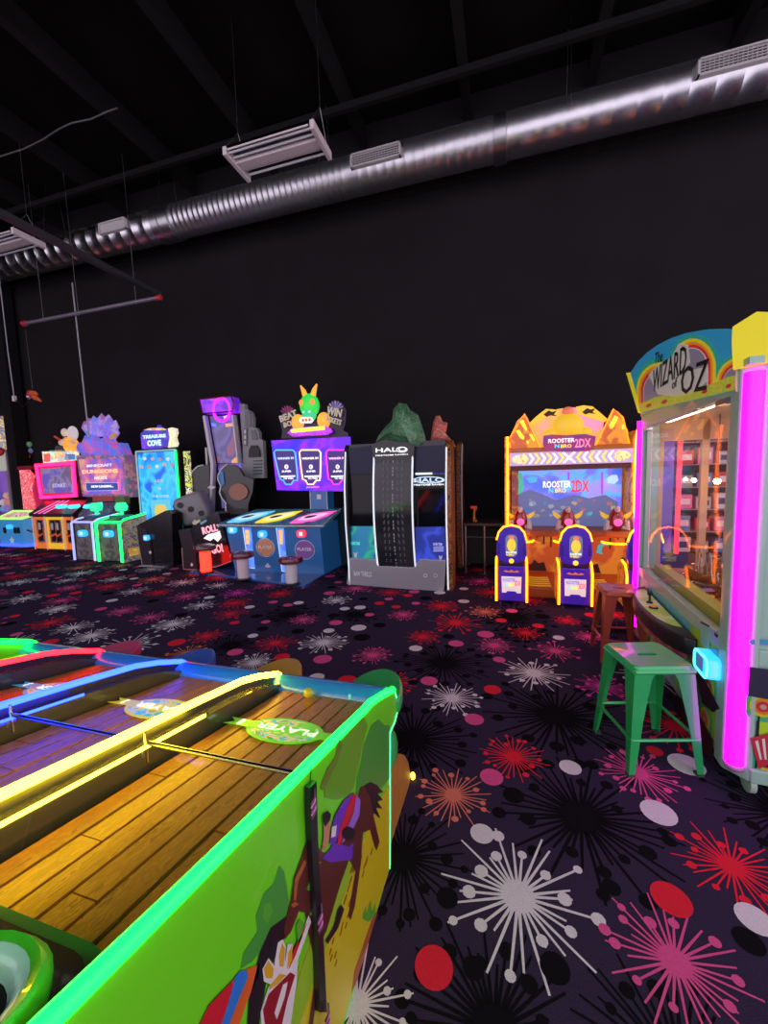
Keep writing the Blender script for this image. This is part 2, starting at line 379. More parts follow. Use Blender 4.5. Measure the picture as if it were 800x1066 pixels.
MB().tube([(q1.x-.08, 6.6, ZC), (q1.x-.04, 6.6, q1.z+1), q1], .012, 6).build('cord', mat('pale_conduit', (.45, .43, .5)), t)
MB().tube([q1, q2, q3], .008, 5).build('tail', BLKP, t); MB().box(q1.x-.03, q1.x+.03, 6.57, 6.63, q1.z-.06, q1.z+.06).build('plug', WHITE, t)
t = thing('hanging_bundle', 'small red and orange cord bundle dangling from the pipe rig', 'cord bundle', (-11, 6.6, 3.5))
q4 = wy(29, 346, 6.6); q5 = wy(34, 405, 6.6)
MB().tube([(q5.x-.03, 6.6, zr), q5], .008, 5).build('cord', BLKP, t)
ca = wy(32, 410, 6.6); MB().ball(ca, .10, .07, .09, 10, 6).build('reel', REDP, t, smooth=True)
MB().ball(wy(30, 413, 6.58), .05, .05, .06, 8, 6).build('hook', STEEL, t, smooth=True)
ORP = mat('orange_plastic', (.8, .16, .05), .4)
for (ax, ay, bx, by) in ((33, 409, 40, 411), (35, 413, 43, 418), (36, 414, 40, 417)):
    MB().tube([wy(ax, ay, 6.56), wy((ax+bx)/2, (ay+by)/2-1, 6.55), wy(bx, by, 6.56)], [.05, .045, .015], 7).build('loop', ORP, t, smooth=True)

cbl = [wf(px, py, 7.5) for px, py in ((-30, 172), (0, 163), (25, 155), (45, 145), (62, 134), (75, 128), (95, 124), (112, 116))]
tag(MB().tube(cbl+[(cbl[-1].x+.12, cbl[-1].y+.08, ZC-.42)], .012, 6).build('ceiling_cable', mat('cable_grey', (.10, .095, .10), .5), origin=cbl[3].copy()), 'thin grey cable drooping below the black joists at upper left', 'cable')
# ================================================================== NEAR LEFT: four-lane ball racing table
race = thing('ball_race_table', 'four-lane wooden ball rolling race table with neon dividers and green horse race side', 'arcade game', (-1.47, .8, 0))
NG = glow('neon_green', (0, 1, .022), 13.0); NY = glow('neon_yellow', (1, .70, .02), 24.0); NB = glow('neon_blue', (.008, .03, 1), 16.0); NR = glow('neon_red', (1, .006, .01), 13.0)
GREENP = mat('green_side_print', (.17, .80, .015), .33, coat=.3)
XS = [-.44, -.95, -1.47, -1.99, -2.51]
DP = [(-.30, 1.09), (.484, .938), (1.0, .835), (1.25, .782), (1.36, .745), (1.49, .69), (1.53, .655)]
def zf(y): return .842-.197*(y-.484)
def znp(y): return zf(y)
# side panel
SP = [(-.45, 0), (-.45, 1.16), (.248, 1.0), (.43, .955), (.697, .893), (1.049, .809)]+[(wx(px, py, -.44).y, wx(px, py, -.44).z) for px, py in ((380, 742), (389, 732), (400, 725), (411, 719))]
sp_edge = [(wx(px, py, -.44).y, wx(px, py, -.44).z) for px, py in ((413, 726), (414, 740), (411, 752), (406, 763), (406, 778), (406, 800), (406, 850))]
SP2 = SP+sp_edge+[(1.39, 0)]
side = MB().pyz(SP2, -.47, -.44).build('side_panel', GREENP, race)
MB().pyz(SP2, -2.54, -2.51).build('side_panel', GREENP, race)
MB().tube([(-.448, y, z+.004) for y, z in SP[1:]], .0125, 10).build('neon_edge', NG, race, smooth=True)
MB().tube([(-.442, y, z) for y, z in [SP[-1]]+sp_edge+[(1.392, .0)]], .0055, 6).build('edge_light', glow('edge_green', (.05, 1, .30), 2.4), race, smooth=True)
MB().tube([(-2.51, y, z) for y, z in DP], .015, 10).build('neon_edge', NG, race, smooth=True)
# lanes
WOOD = art('lane_wood', [(.42, .17, .018), (.52, .22, .026), (.46, .19, .02), (.58, .26, .03), (.36, .14, .014)], 5, 0, .38, 'noise', .4, (16, .8, 16))
DKW = mat('lane_underlay', (.035, .018, .008), .7)
MB().pyz([(-.40, zf(-.40)-.012), (1.46, zf(1.46)-.012), (1.46, .3), (-.40, .3)], -2.51, -.47).build('lane_underlay', DKW, race)
NPL = 7
for l in range(4):
    xa, xb = XS[l+1]+.045, XS[l]-(.03 if l == 0 else .022)
    wd = (xb-xa)/NPL
    for k in range(NPL):
        x0 = xa+k*wd+.004; x1 = x0+wd-.008
        cuts = [-.40, random.uniform(.25, .9), random.uniform(1.0, 1.3), 1.45] if k % 2 else [-.40, random.uniform(.5, 1.1), 1.45]
        for ya, yb in zip(cuts, cuts[1:]):
            dz = random.uniform(-.001, .001)
            MB().add([(x0, ya, zf(ya)+dz), (x1, ya, zf(ya)+dz), (x1, yb-.003, zf(yb)+dz), (x0, yb-.003, zf(yb)+dz), (x0, ya, zf(ya)-.012), (x1, ya, zf(ya)-.012), (x1, yb-.003, zf(yb)-.012), (x0, yb-.003, zf(yb)-.012)],
                     [(0, 1, 2, 3), (7, 6, 5, 4), (0, 4, 5, 1), (1, 5, 6, 2), (2, 6, 7, 3), (3, 7, 4, 0)]).build('plank', WOOD, race)
# dividers
OLIVE = mat('divider_acrylic', (.06, .06, .035), .12, coat=.6)
for i, (X, nm) in enumerate(zip(XS[1:4], (NY, NB, NR))):
    d = MB().pyz([(y, z-.035) for y, z in DP]+[(1.5, .5), (-.30, .6)], X-.03, X+.03).build('lane_divider', OLIVE, race)
    MB().pyz([(y, z-.010) for y, z in DP]+[(y, z-.036) for y, z in DP[::-1]], X-.014, X-.008).build('tube_holder', BLKP, d)
    MB().tube([(X-.012, y, z+.002) for y, z in DP], .011, 10).build('neon_tube', nm, d, smooth=True)
    MB().tube([(X+.032, y, z-.032) for y, z in DP[:3]], .0045, 6).build('lower_neon', nm, d, smooth=True)
    for yy in (.785,):
        MB().tube([(X+.03, yy, zf(yy)+.02), (X+.03, yy, zf(yy)+.105)], .004, 6).build('glass_post', CHROME, d)
    MB().lathe((X-.015, 1.50, .66), [(.018, -.012), (.022, 0), (.018, .012)], 10, 'X').build('tube_end', BLKP, d, smooth=True)
# cross rods and acrylic covers over the near half of the lanes
COVER = glass('acrylic_cover', (.97, .97, .95), .8)
for l in range(4):
    xa, xb = XS[l+1]+.042, XS[l]-.03
    MB().tube([(xa, .785, zf(.785)+.075), (xb, .785, zf(.785)+.075)], .006, 8).build('cross_rod', mat('dark_chrome', (.25, .25, .27), .2, 1.), race, smooth=True)
    c = MB(); ya, yb = .02, .78
    c.add([(xa, ya, zf(ya)+.072), (xb, ya, zf(ya)+.072), (xb, yb, zf(yb)+.072), (xa, yb, zf(yb)+.072)], [(0, 1, 2, 3)]).build('acrylic_cover', COVER, race)
# player plates printed on the lanes, with a glow added so the lettering reads
SL = Vector((0, 1, -.197)).normalized(); NRM = Vector((1, 0, 0)).cross(SL)
def onlane(x, y, h=.003): return Vector((x, y, zf(y)))+NRM*h
plates = [((.22, .75, .03), (.03, .45, .12)), ((.85, .75, .03), (.45, .55, .02)), ((.05, .45, .75), (.03, .5, .7)), ((.7, .1, .1), (.5, .1, .1))]
GLOW_INK = mat('plate_white_glow', (.9, .9, .85), .5, es=.9)
for l in range(4):
    cx = (XS[l+1]+XS[l])/2+.0; cy = 1.10; c1_, c2_ = plates[l]
    pm = mat('plate_band_%s' % 'green yellow blue red'.split()[l], c1_, .4, es=.30); pg = art('plate_globe_%s' % 'green yellow blue red'.split()[l], [c1_, (.9, .75, .2), (.05, .6, .65), (.8, .7, .3), c2_], 14, .25)
    g = MB().prism([onlane(cx+x, cy+y) for x, y in ell(0, 0, .135, .085, 24)], NRM*.002).build('globe_plate', pm, race)
    MB().prism([onlane(cx+x, cy+y, .005) for x, y in ell(0, 0, .122, .072, 24)], NRM*.001).build('globe_art', pg, g)
    MB().prism([onlane(cx+x, cy+y, .006) for x, y in ((-.22, -.024), (.22, -.024), (.19, 0), (.22, .024), (-.22, .024), (-.19, 0))], NRM*.001).build('name_band', pm, g)
    txt('PLAYER', onlane(cx+.005, cy, .008), .22, .036, GLOW_INK, g, RR=(-1, 0, 0), UU=-SL, ext=.001, thick=.008)
    txt(str(l+1), onlane(cx-.165, cy, .008), .014, .036, GLOW_INK, g, RR=(-1, 0, 0), UU=-SL, ext=.001, thick=.008)
# small creature-free badge: a green-yellow ball resting at the end of lane one
tag(MB().ball(onlane(-.76, 1.385, .022), .02, .02, .02, 10, 8).build('toy_ball', art('ball_speckle', [(.1, .6, .05), (.8, .5, .03), (.2, .7, .1)], 30), smooth=True), 'small green and orange ball at the player end of the nearest wooden lane', 'ball')
# player-end rail
RAILP = mat('rail_blue', (.03, .30, .90), .25, coat=.5)
rail = MB().pyz([(1.43, .60), (1.43, .655), (1.45, .678), (1.485, .688), (1.52, .680), (1.545, .655), (1.55, .55), (1.47, .45), (1.39, .42), (1.39, 0), (1.36, 0), (1.36, .6)], -2.51, -.47).build('player_rail', RAILP, race, smooth=True, sharp=50)
for i in range(4):
    for dx in (-.16, -.06): MB().box(XS[i]+dx-.004, XS[i]+dx+.004, 1.432, 1.44, .62, .676).build('rail_mark', mat('rail_mark', (.2, .8, .5), .4, es=.4), rail)
LC = [((.03, .42, .10), 'green'), ((.55, .33, .02), 'yellow'), ((.03, .12, .55), 'blue'), ((.62, .05, .14), 'red')]
for i in range(4):
    cx = XS[i]-.115
    m = mat('lobe_'+LC[i][1], LC[i][0], .3, coat=.4)
    MB().pxy(ell(cx, 1.55, .13, .25, 20, 0, 180), .55, .615).build('counter_lobe', m, race, smooth=True, bevel=.012)
    MB().ball((cx, 1.52, .40), .125, .13, .12, 14, 8).build('knee_bulge', m, race, smooth=True)
WF = mat('footboard_wood', (.42, .20, .03), .5, grain=.3, scale=20)
MB().pyz([(1.40, 0), (1.40, .33), (1.56, .33), (1.66, .29), (1.76, .21), (1.83, .12), (1.86, .04), (1.85, 0)], -2.5, -.463).build('footboard', WF, race, smooth=True)
MB().ball((-.452, 1.872, .02), .013, .013, .02, 8, 6).build('floor_lamp_bead', glow('bead', (1, .75, .05), 4), race, smooth=True)
# near-end target pocket
cx, cy = -.60, .235; zt = zf(cy)+.085
pk = MB()
out = rrect(cx-.30, cx+.118, cy-.20, cy+.125, .07, 5)
pk.prism([(x, y, zf(y)) for x, y in out], (0, 0, .05))
pocket = pk.build('target_pocket', mat('pocket_dark_green', (.015, .30, .05), .35), race, smooth=True, sharp=50)
MB().prism([(x, y, zf(y)+.048) for x, y in rrect(cx-.30, cx+.110, cy-.20, cy+.105, .065, 5)], (0, 0, .010)).build('pocket_band', BLACK, pocket)
rg = MB(); n = 28
prof = [(.145, -.045), (.142, .0), (.125, .016), (.108, .012), (.100, .0), (.092, -.03)]
rg.lathe((0, 0, 0), prof[:4], n)
tilt = Matrix.Translation((cx-.004, cy-.012, zf(cy)+.082)) @ Matrix.Rotation(R(-14), 4, 'X')
ringb = MB(); pr = [(.110, -.05), (.108, .0), (.094, .014), (.084, .008)]
def openlathe(b, prof, n=28):
    vs = [Vector((r*cos(2*pi*k/n), r*sin(2*pi*k/n), h)) for r, h in prof for k in range(n)]
    b.add(vs, [(i*n+k, i*n+(k+1) % n, (i+1)*n+(k+1) % n, (i+1)*n+k) for i in range(len(prof)-1) for k in range(n)])
openlathe(ringb, pr); ringb.xf(tilt).build('pocket_collar', mat('pocket_green', (.06, .52, .02), .3, coat=.5), pocket, smooth=True, sharp=60)
r2 = MB(); openlathe(r2, [(.085, .0085), (.078, .006), (.068, -.012), (.062, -.05)]); r2.xf(tilt).build('pocket_ring', mat('pocket_mint', (.45, .75, .62), .2, coat=.6), pocket, smooth=True, sharp=60)
MB().add([(.064*cos(2*pi*k/20), .064*sin(2*pi*k/20), -.048) for k in range(20)], [tuple(range(20))]).xf(tilt).build('pocket_floor', mat('pocket_floor', (.012, .05, .02), .5), pocket)
for i in range(-1, 2):
    for j in range(-2, 3):
        if i*i+j*j < 4: MB().box(i*.026-.004, i*.026+.004, j*.024-.0015, j*.024+.0015, -.047, -.046).xf(tilt).build('floor_stud', WHITE, pocket)
MB().box(-2.51, -.47, -.47, -.40, 0, 1.15).build('end_cabinet', GREENP, race)

# ---- printed race scene on the near side panel (flat artwork, traced on the panel plane)
K4 = crop(180, 800, 3.077); K2 = crop(250, 680, 4.0)
def decal(name, pts, m, layer, K=K4, par=side):
    b = MB(); P = [wx(*K(x, y), -.44) for x, y in pts]
    return b.prism([(p.x+.0008*layer, p.y, p.z) for p in P], (.0006, 0, 0)).build(name, m, par)
ink = lambda n, c: mat('ink_'+n, c, .38, coat=.2)
id_ = lambda x, y: (x, y)
decal('meadow_print', [(407, 815), (407, 900), (380, 985), (358, 1060), (345, 1090), (322, 1090), (312, 1066), (330, 1010), (352, 950), (372, 890), (392, 838)], ink('yellow', (.62, .55, .008)), 1, id_)
decal('meadow_edge_print', [(392, 838), (372, 890), (352, 950), (330, 1010), (312, 1066), (304, 1070), (306, 1020), (330, 950), (356, 880), (380, 835)], ink('lime', (.30, .58, .02)), 1, id_)
decal('foliage_print', [(545, 300), (575, 275), (600, 300), (622, 300), (622, 520), (590, 560), (520, 560), (480, 600), (485, 520), (500, 460), (515, 380)], ink('leaf', (.06, .36, .04)), 1, K2)
decal('foliage_print', [(505, 250), (530, 300), (505, 400), (490, 470), (470, 560), (440, 600), (390, 610), (350, 600), (350, 540), (400, 460), (420, 360), (470, 300)], ink('olive', (.14, .42, .02)), 2, K2)
decal('foliage_print', [(405, 350), (425, 380), (400, 450), (360, 540), (340, 570), (330, 560), (360, 480), (395, 430)], ink('bark', (.17, .25, .03)), 3, K2)
decal('foliage_print', [(340, 310), (355, 330), (370, 420), (360, 500), (330, 520), (300, 560), (250, 620), (215, 640), (225, 590), (270, 520), (265, 470), (290, 400), (320, 370)], ink('leaf', (.06, .36, .04)), 1)
decal('foliage_print', [(290, 430), (310, 425), (318, 455), (300, 500), (285, 480)], ink('leaf2', (.09, .45, .03)), 2)
HB = ink('horse_brown', (.105, .022, .014)); HD = ink('dark', (.018, .010, .016)); PU = ink('purple', (.16, .035, .52)); LV = ink('lavender', (.33, .16, .70)); RD = ink('red', (.62, .015, .03)); SK = ink('skin', (.60, .25, .14)); WH = ink('white', (.78, .78, .74)); YL = ink('gold', (.72, .43, .02)); BL = ink('blue', (.03, .20, .66)); OR = ink('orange', (.72, .13, .02)); GR = ink('grass', (.10, .42, .03)); BE = ink('brown2', (.40, .12, .03))
horse = decal('horse_print', [(600, 58), (640, 48), (652, 100), (640, 150), (660, 235), (650, 262), (643, 245), (630, 195), (606, 205), (600, 300), (580, 440), (566, 485), (560, 470), (583, 330), (562, 290), (535, 365), (512, 440), (488, 520), (462, 570), (470, 640), (445, 818), (432, 818), (450, 690), (446, 600), (430, 520), (420, 460), (400, 455), (375, 520), (355, 545), (352, 510), (362, 470), (375, 420), (385, 350), (410, 280), (430, 215), (450, 240), (480, 270), (530, 255), (560, 190)], HB, 4)
decal('tail_print', [(610, 55), (628, 42), (650, 52), (672, 75), (652, 80), (670, 100), (652, 105), (668, 128), (648, 125), (662, 160), (640, 140), (630, 90)], HD, 5)
decal('leg_print', [(535, 435), (545, 450), (525, 510), (492, 560), (485, 550), (512, 505), (525, 450)], HD, 5)
decal('saddlecloth_print', [(497, 260), (512, 235), (560, 250), (575, 235), (570, 290), (500, 300), (474, 285)], PU, 5)
decal('rider_print', [(505, 190), (515, 150), (540, 105), (572, 76), (580, 82), (545, 150), (525, 215), (512, 240), (498, 240)], PU, 6)
decal('rider_print', [(572, 76), (583, 84), (572, 140), (545, 200), (530, 245), (520, 240), (530, 190), (555, 120)], RD, 7)
decal('rider_print', [(583, 84), (596, 100), (592, 150), (572, 190), (545, 230), (535, 240), (550, 195), (574, 140)], LV, 7)
decal('cap_print', [(x, y) for x, y in ell(556, 206, 22, 22, 16)], HD, 8)
decal('arm_print', [(478, 150), (492, 138), (500, 165), (495, 225), (485, 255), (472, 262), (478, 215)], SK, 6)
decal('hair_print', [(475, 145), (490, 134), (500, 145), (497, 165), (482, 185), (475, 170)], HD, 7)
decal('number_print', [(503, 185), (518, 180), (514, 215), (500, 220)], WH, 8)
for pts in ([(415, 290), (422, 300), (395, 360), (388, 420), (380, 420), (385, 350)], [(385, 425), (398, 432), (378, 445), (372, 435)], [(430, 300), (470, 296), (470, 302), (430, 306)]): decal('bridle_print', pts, BE, 6)
for cx_, cy_ in ((430, 375), (448, 412), (440, 455)): decal('leaf_print', [(cx_-8, cy_+12), (cx_+2, cy_-12), (cx_+10, cy_-2), (cx_+2, cy_+14)], GR, 6)
decal('horse_print', [(350, 480), (365, 470), (372, 500), (350, 550), (325, 600), (300, 660), (285, 740), (270, 830), (235, 830), (240, 740), (262, 650), (275, 590), (310, 510)], HD, 3)
decal('shirt_print', [(185, 680), (235, 640), (275, 625), (270, 665), (235, 740), (205, 830), (75, 830), (110, 760)], OR, 3)
decal('shirt_print', [(195, 665), (212, 645), (232, 645), (235, 665), (215, 715), (185, 790), (170, 830), (145, 830), (170, 760), (185, 700)], BL, 4)
decal('shirt_print', [(182, 682), (188, 690), (165, 770), (145, 830), (75, 830), (112, 755)], RD, 4)
decal('tunic_print', [(430, 470), (438, 490), (395, 610), (390, 690), (370, 830), (280, 830), (275, 780), (300, 700), (345, 620), (385, 590), (415, 510)], WH, 5)
decal('tunic_print', [(425, 490), (385, 600), (365, 640), (372, 600), (400, 540)], RD, 6)
decal('tunic_print', [(300, 720), (330, 690), (370, 650), (385, 660), (360, 740), (340, 830), (290, 830), (282, 770)], ink('maroon', (.30, .01, .02)), 6)
decal('tunic_print', [(345, 690), (360, 680), (350, 730), (325, 800), (318, 780)], WH, 7)
decal('flower_print', [(280, 640), (300, 605), (318, 630), (330, 555), (345, 545), (355, 570), (350, 640), (362, 560), (378, 560), (372, 620), (350, 660), (310, 690), (285, 680)], WH, 6)
for pts in ([(284, 640), (298, 612), (315, 640), (310, 668), (290, 668)], [(332, 600), (342, 556), (352, 575), (346, 632), (334, 630)], [(362, 590), (375, 562), (374, 612), (358, 640)], [(305, 690), (335, 655), (355, 658), (325, 690), (300, 705)]): decal('flower_print', pts, YL, 7)
decal('lapel_print', [(400, 480), (412, 490), (408, 540), (395, 560), (390, 500)], GR, 6)
decal('grass_print', [(440, 560), (462, 550), (458, 640), (430, 720), (395, 830), (370, 830), (392, 700), (415, 620)], ink('lime', (.30, .58, .02)), 3)
rr = random.Random(5)
DT = ink('dirt', (.30, .12, .008))
for k in range(44):
    u = rr.random(); v = rr.random()
    x = 640-u*150-v*60+rr.uniform(-8, 8); y = 270+u*420+v*40
    if x < 495 or x > 660: continue
    decal('grass_tick_print', [(x, y), (x+7, y-22), (x+10, y-20), (x+3, y+3)], DT, 2)
decal('path_print', [(640, 470), (655, 455), (628, 560), (600, 640), (585, 690), (570, 720), (580, 650), (610, 560)], BE, 2)
decal('grass_print', [(605, 480), (615, 440), (620, 465), (632, 420), (635, 460), (648, 430), (645, 470), (625, 490)], GR, 3)
# black locking bar with pink clasps
bar = MB()
P = [wx(*K4(x, y), -.425) for x, y in ((437, 62), (458, 40), (466, 300), (480, 520), (492, 780), (470, 780), (460, 520), (446, 300), (438, 120))]
bar.prism([(-.437, p.y, p.z) for p in P], (.014, 0, 0)); lock = bar.build('locking_bar', mat('bar_black', (.012, .012, .014), .3), race)
PK = mat('pink_clasp', (.55, .16, .42), .3, .6)
for i, (x, y) in enumerate(((447, 112), (469, 480), (492, 800))):
    p = wx(*K4(x, y), -.42)
    for k in range(5):
        a = R(-35); dy, dz = .011*cos(a), .011*sin(a); o = (k-2)*.009
        MB().tube([(-.418, p.y-.010, p.z+o-.012), (-.412, p.y, p.z+o), (-.418, p.y+.010, p.z+o+.012)], .0024, 6).build('clasp_ring', PK if k % 2 else mat('dark_clasp', (.10, .05, .10), .3, .8), lock, smooth=True)
MB().tube([wx(324, 800, -.435), wx(323, 822, -.435)], .0015, 5).build('lock_wire', BLKP, lock)
# ================================================================== RIGHT: coin pusher cabinet with magenta corner lights
OZR = R(-3.0); OZP = Vector((1.005, 2.16, 0))
oz = thing('coin_pusher', 'mint framed glass coin pusher with magenta corner lights and rainbow topper sign', 'arcade game', OZP, OZR)
OM = RM[oz.name]
def L(x, y, z): return OM @ Vector((x, y, z))
FX = (OM.to_3x3() @ Vector((1, 0, 0))); FY = (OM.to_3x3() @ Vector((0, 1, 0)))
MINT = mat('mint_enamel', (.36, .56, .49), .35, coat=.3)
LEN, WID = 1.80, 1.80        # along the left face, along the front face
def lb(b, x0, x1, y0, y1, z0, z1):
    v = [L(x, y, z) for z in (z0, z1) for x, y in ((x0, y0), (x1, y0), (x1, y1), (x0, y1))]
    return b.add(v, [(0, 3, 2, 1), (4, 5, 6, 7), (0, 1, 5, 4), (1, 2, 6, 5), (2, 3, 7, 6), (3, 0, 4, 7)])
def lp(px, py, off=0.0):      # pixel -> local (y, z) on the left face plane
    p = OM.inverted() @ wpl(px, py, L(-off, 0, 0), FX); return p.y, p.z
def fp(px, py, off=0.0):      # pixel -> local (x, z) on the front face plane
    p = OM.inverted() @ wpl(px, py, L(0, -off, 0), FY); return p.x, p.z
ZB, ZG, ZT = .10, .70, 1.92
CH = .10   # chamfer of the corner
# frame: base skirt, corner posts, rails
lb(MB(), .02, WID, CH, LEN, ZB-.02, ZB+.05).build('base_skirt', MINT, oz, bevel=.008)
lb(MB(), CH-.02, WID, -.012, .03, ZB-.02, ZB+.05).build('base_skirt', MINT, oz, bevel=.008)
# near corner post: chamfered prism that carries the light
def lz(b, pts, z0, z1):
    return b.prism([L(x, y, z0) for x, y in pts], (0, 0, z1-z0))
lz(MB(), [(0, .16), (0, .075), (.075, 0), (.092, 0), (.092, .04), (.085, .05), (.05, .10), (.04, .16)], ZB-.02, ZT+.06).build('corner_post', MINT, oz, bevel=.006)
NM = glow('neon_magenta', (1, 0, .85), 6.5)
MB().tube([L(.034, .034, ZB+.03), L(.034, .034, ZT+.03)], .038, 14).build('corner_light', NM, oz, smooth=True)
MB().ball(L(.034, .034, ZB+.03), .043, .043, .03, 12, 6).build('light_cap', mat('light_cap', (.5, .2, .5), .4), oz, smooth=True)
# far corner post + its light
lz(MB(), [(0, LEN-.10), (.0, LEN-.03), (.05, LEN), (.12, LEN), (.12, LEN-.10)], ZB-.02, ZT+.06).build('corner_post', MINT, oz, bevel=.006)
MB().tube([L(-.005, LEN-.005, ZB+.05), L(-.005, LEN-.005, ZT+.02)], .020, 12).build('corner_light', NM, oz, smooth=True)
lz(MB(), [(WID-.1, LEN-.1), (WID, LEN-.1), (WID, LEN), (WID-.1, LEN)], ZB-.02, ZT+.06).build('corner_post', MINT, oz)
lz(MB(), [(WID-.1, 0), (WID, 0), (WID, .1), (WID-.1, .1)], ZB-.02, ZT+.06).build('corner_post', MINT, oz)
for z0, z1 in ((ZG-.06, ZG+.015), (ZT-.05, ZT+.06)):
    lb(MB(), 0, .05, .15, LEN-.09, z0, z1).build('face_rail', MINT, oz, bevel=.005)
    lb(MB(), .09, WID-.09, 0, .05, z0, z1).build('face_rail', MINT, oz, bevel=.005)
lb(MB(), .02, .05, .16, .21, ZG, ZT-.04).build('window_stile', MINT, oz); lb(MB(), .02, .05, LEN-.15, LEN-.09, ZG, ZT-.04).build('window_stile', MINT, oz)
lb(MB(), .09, .15, .02, .05, ZG, ZT-.04).build('window_stile', MINT, oz)
lb(MB(), .0, WID, 0, LEN, ZT+.06, ZT+.09).build('roof', MINT, oz)
MB().add([L(.032, .20, ZG+.01), L(.032, LEN-.14, ZG+.01), L(.032, LEN-.14, ZT-.04), L(.032, .20, ZT-.04)], [(0, 1, 2, 3)]).build('side_glass', GLASS, oz)
MB().add([L(.14, .032, ZG+.01), L(WID-.1, .032, ZG+.01), L(WID-.1, .032, ZT-.04), L(.14, .032, ZT-.04)], [(0, 1, 2, 3)]).build('front_glass', GLASS, oz)
for yy in (.26, LEN-.2): lb(MB(), -.006, .03, yy-.05, yy+.05, ZT-.075, ZT-.05).build('glass_clip', STEEL, oz)
lb(MB(), -.004, .02, .17, .20, ZG-.005, ZG+.012).build('glass_lock', BLKP, oz)
# lower panels
LIME = soft('pusher_side_art', [(.08, .60, .40), (.30, .72, .05), (.48, .78, .02), (.34, .70, .06), (.08, .50, .60)], 1.3, 0, .35)
lb(MB(), .008, .03, .12, LEN-.10, ZB+.05, ZG-.06).build('side_panel_print', LIME, oz)
spn = oz.children[-1]
FRP = soft('pusher_front_art', [(.05, .38, .70), (.08, .52, .60), (.25, .65, .10), (.46, .74, .03), (.42, .68, .02)], 1.5, 0, .35)
lb(MB(), .108, WID-.12, .004, .03, ZB+.06, ZG-.12).build('front_door', FRP, oz); fdn = oz.children[-1]
lb(MB(), .09, WID-.10, .012, .03, ZB+.05, ZG-.06).build('front_panel', MINT, oz)
lb(MB(), .100, .108, .002, .03, ZB+.05, ZG-.11).build('door_seal', BLKP, oz)
def side_disc(cy, cz, r, cols, off=0.0):
    for i, c in enumerate(cols):
        rr_ = r*(1-i/len(cols)); b = MB()
        b.prism([L(-.001*(i+1)+.007, cy+x, cz+z) for x, z in ell(0, 0, rr_, rr_, 18)], FX*.001)
        b.build('rainbow_print', ink('pr%d' % abs(hash(c) % 9999), c), spn)
RB = [(.05, .45, .40), (.08, .50, .10), (.70, .55, .02), (.70, .25, .02), (.60, .03, .05), (.60, .35, .30)]
for px, py, r in ((673, 654, .10), (737, 715, .10), (733, 748, .085), (690, 640, .09)):
    y_, z_ = lp(px, py); side_disc(y_, z_, r, RB)
def side_poly(name, pts, m, layer=8):
    MB().prism([L(.007-.001*layer, *lp(x, y)) for x, y in pts], FX*.001).build(name, m, spn)
K8 = crop(600, 580, 4.0)
side_poly('dark_shape_print', [K8(*q) for q in ((375, 560), (480, 600), (560, 740), (575, 850), (540, 840), (470, 760), (390, 640))], HD, 9)
side_poly('dark_shape_print', [K8(*q) for q in ((500, 480), (530, 500), (600, 630), (570, 645), (520, 600))], HD, 9)
side_poly('green_shape_print', [K8(*q) for q in ((480, 510), (510, 540), (525, 600), (500, 640), (470, 600))], ink('shape_green', (.06, .22, .05)), 10)
side_poly('notice_print', [K8(*q) for q in ((519, 265), (558, 285), (556, 385), (519, 362))], ink('notice_mint', (.35, .62, .52)), 8)
side_poly('notice_print', [K8(*q) for q in ((562, 300), (592, 308), (592, 370), (562, 358))], ink('notice_lilac', (.42, .45, .75)), 8)
side_poly('notice_print', [K8(*q) for q in ((562, 375), (592, 385), (592, 425), (562, 415))], ink('notice_blue', (.08, .32, .70)), 8)
side_poly('notice_bar_print', [K8(*q) for q in ((521, 266), (556, 284), (556, 292), (521, 276))], HD, 9)
for (px, py, r) in ((795, 736, .075), (800, 795, .06)):
    x_, z_ = fp(px, py)
    for i, c in enumerate(RB):
        rr_ = r*(1-i/6); MB().prism([L(x_+a, .0035-.001*i, z_+b) for a, b in ell(0, 0, rr_, rr_, 18)], FY*.001).build('rainbow_print', ink('pr%d' % abs(hash(c) % 9999), c), fdn)
def front_poly(name, pts, m, layer=1):
    MB().prism([L(x, .0035-.001*layer, z) for x, z in (fp(*q) for q in pts)], FY*.001).build(name, m, fdn)
front_poly('ticket_window_print', [(780, 694), (812, 698), (812, 730), (779, 724)], ink('slate', (.03, .03, .07)), 7)
front_poly('header_print', [(781, 666), (812, 667), (812, 672), (781, 671)], ink('notice_blue', (.08, .32, .70)), 1)
front_poly('stripe_print', [(781, 768), (812, 760), (812, 790), (790, 800)], ink('crimson', (.55, .03, .06)), 8)
for k in range(3): front_poly('stripe_print', [(786+k*7, 771-k*2), (789+k*7, 770-k*2), (793+k*5, 790), (791+k*5, 790)], WH, 9)
lb(MB(), .115, .19, -.002, .006, ZB+.066, ZB+.085).build('door_vent', BLKP, oz)
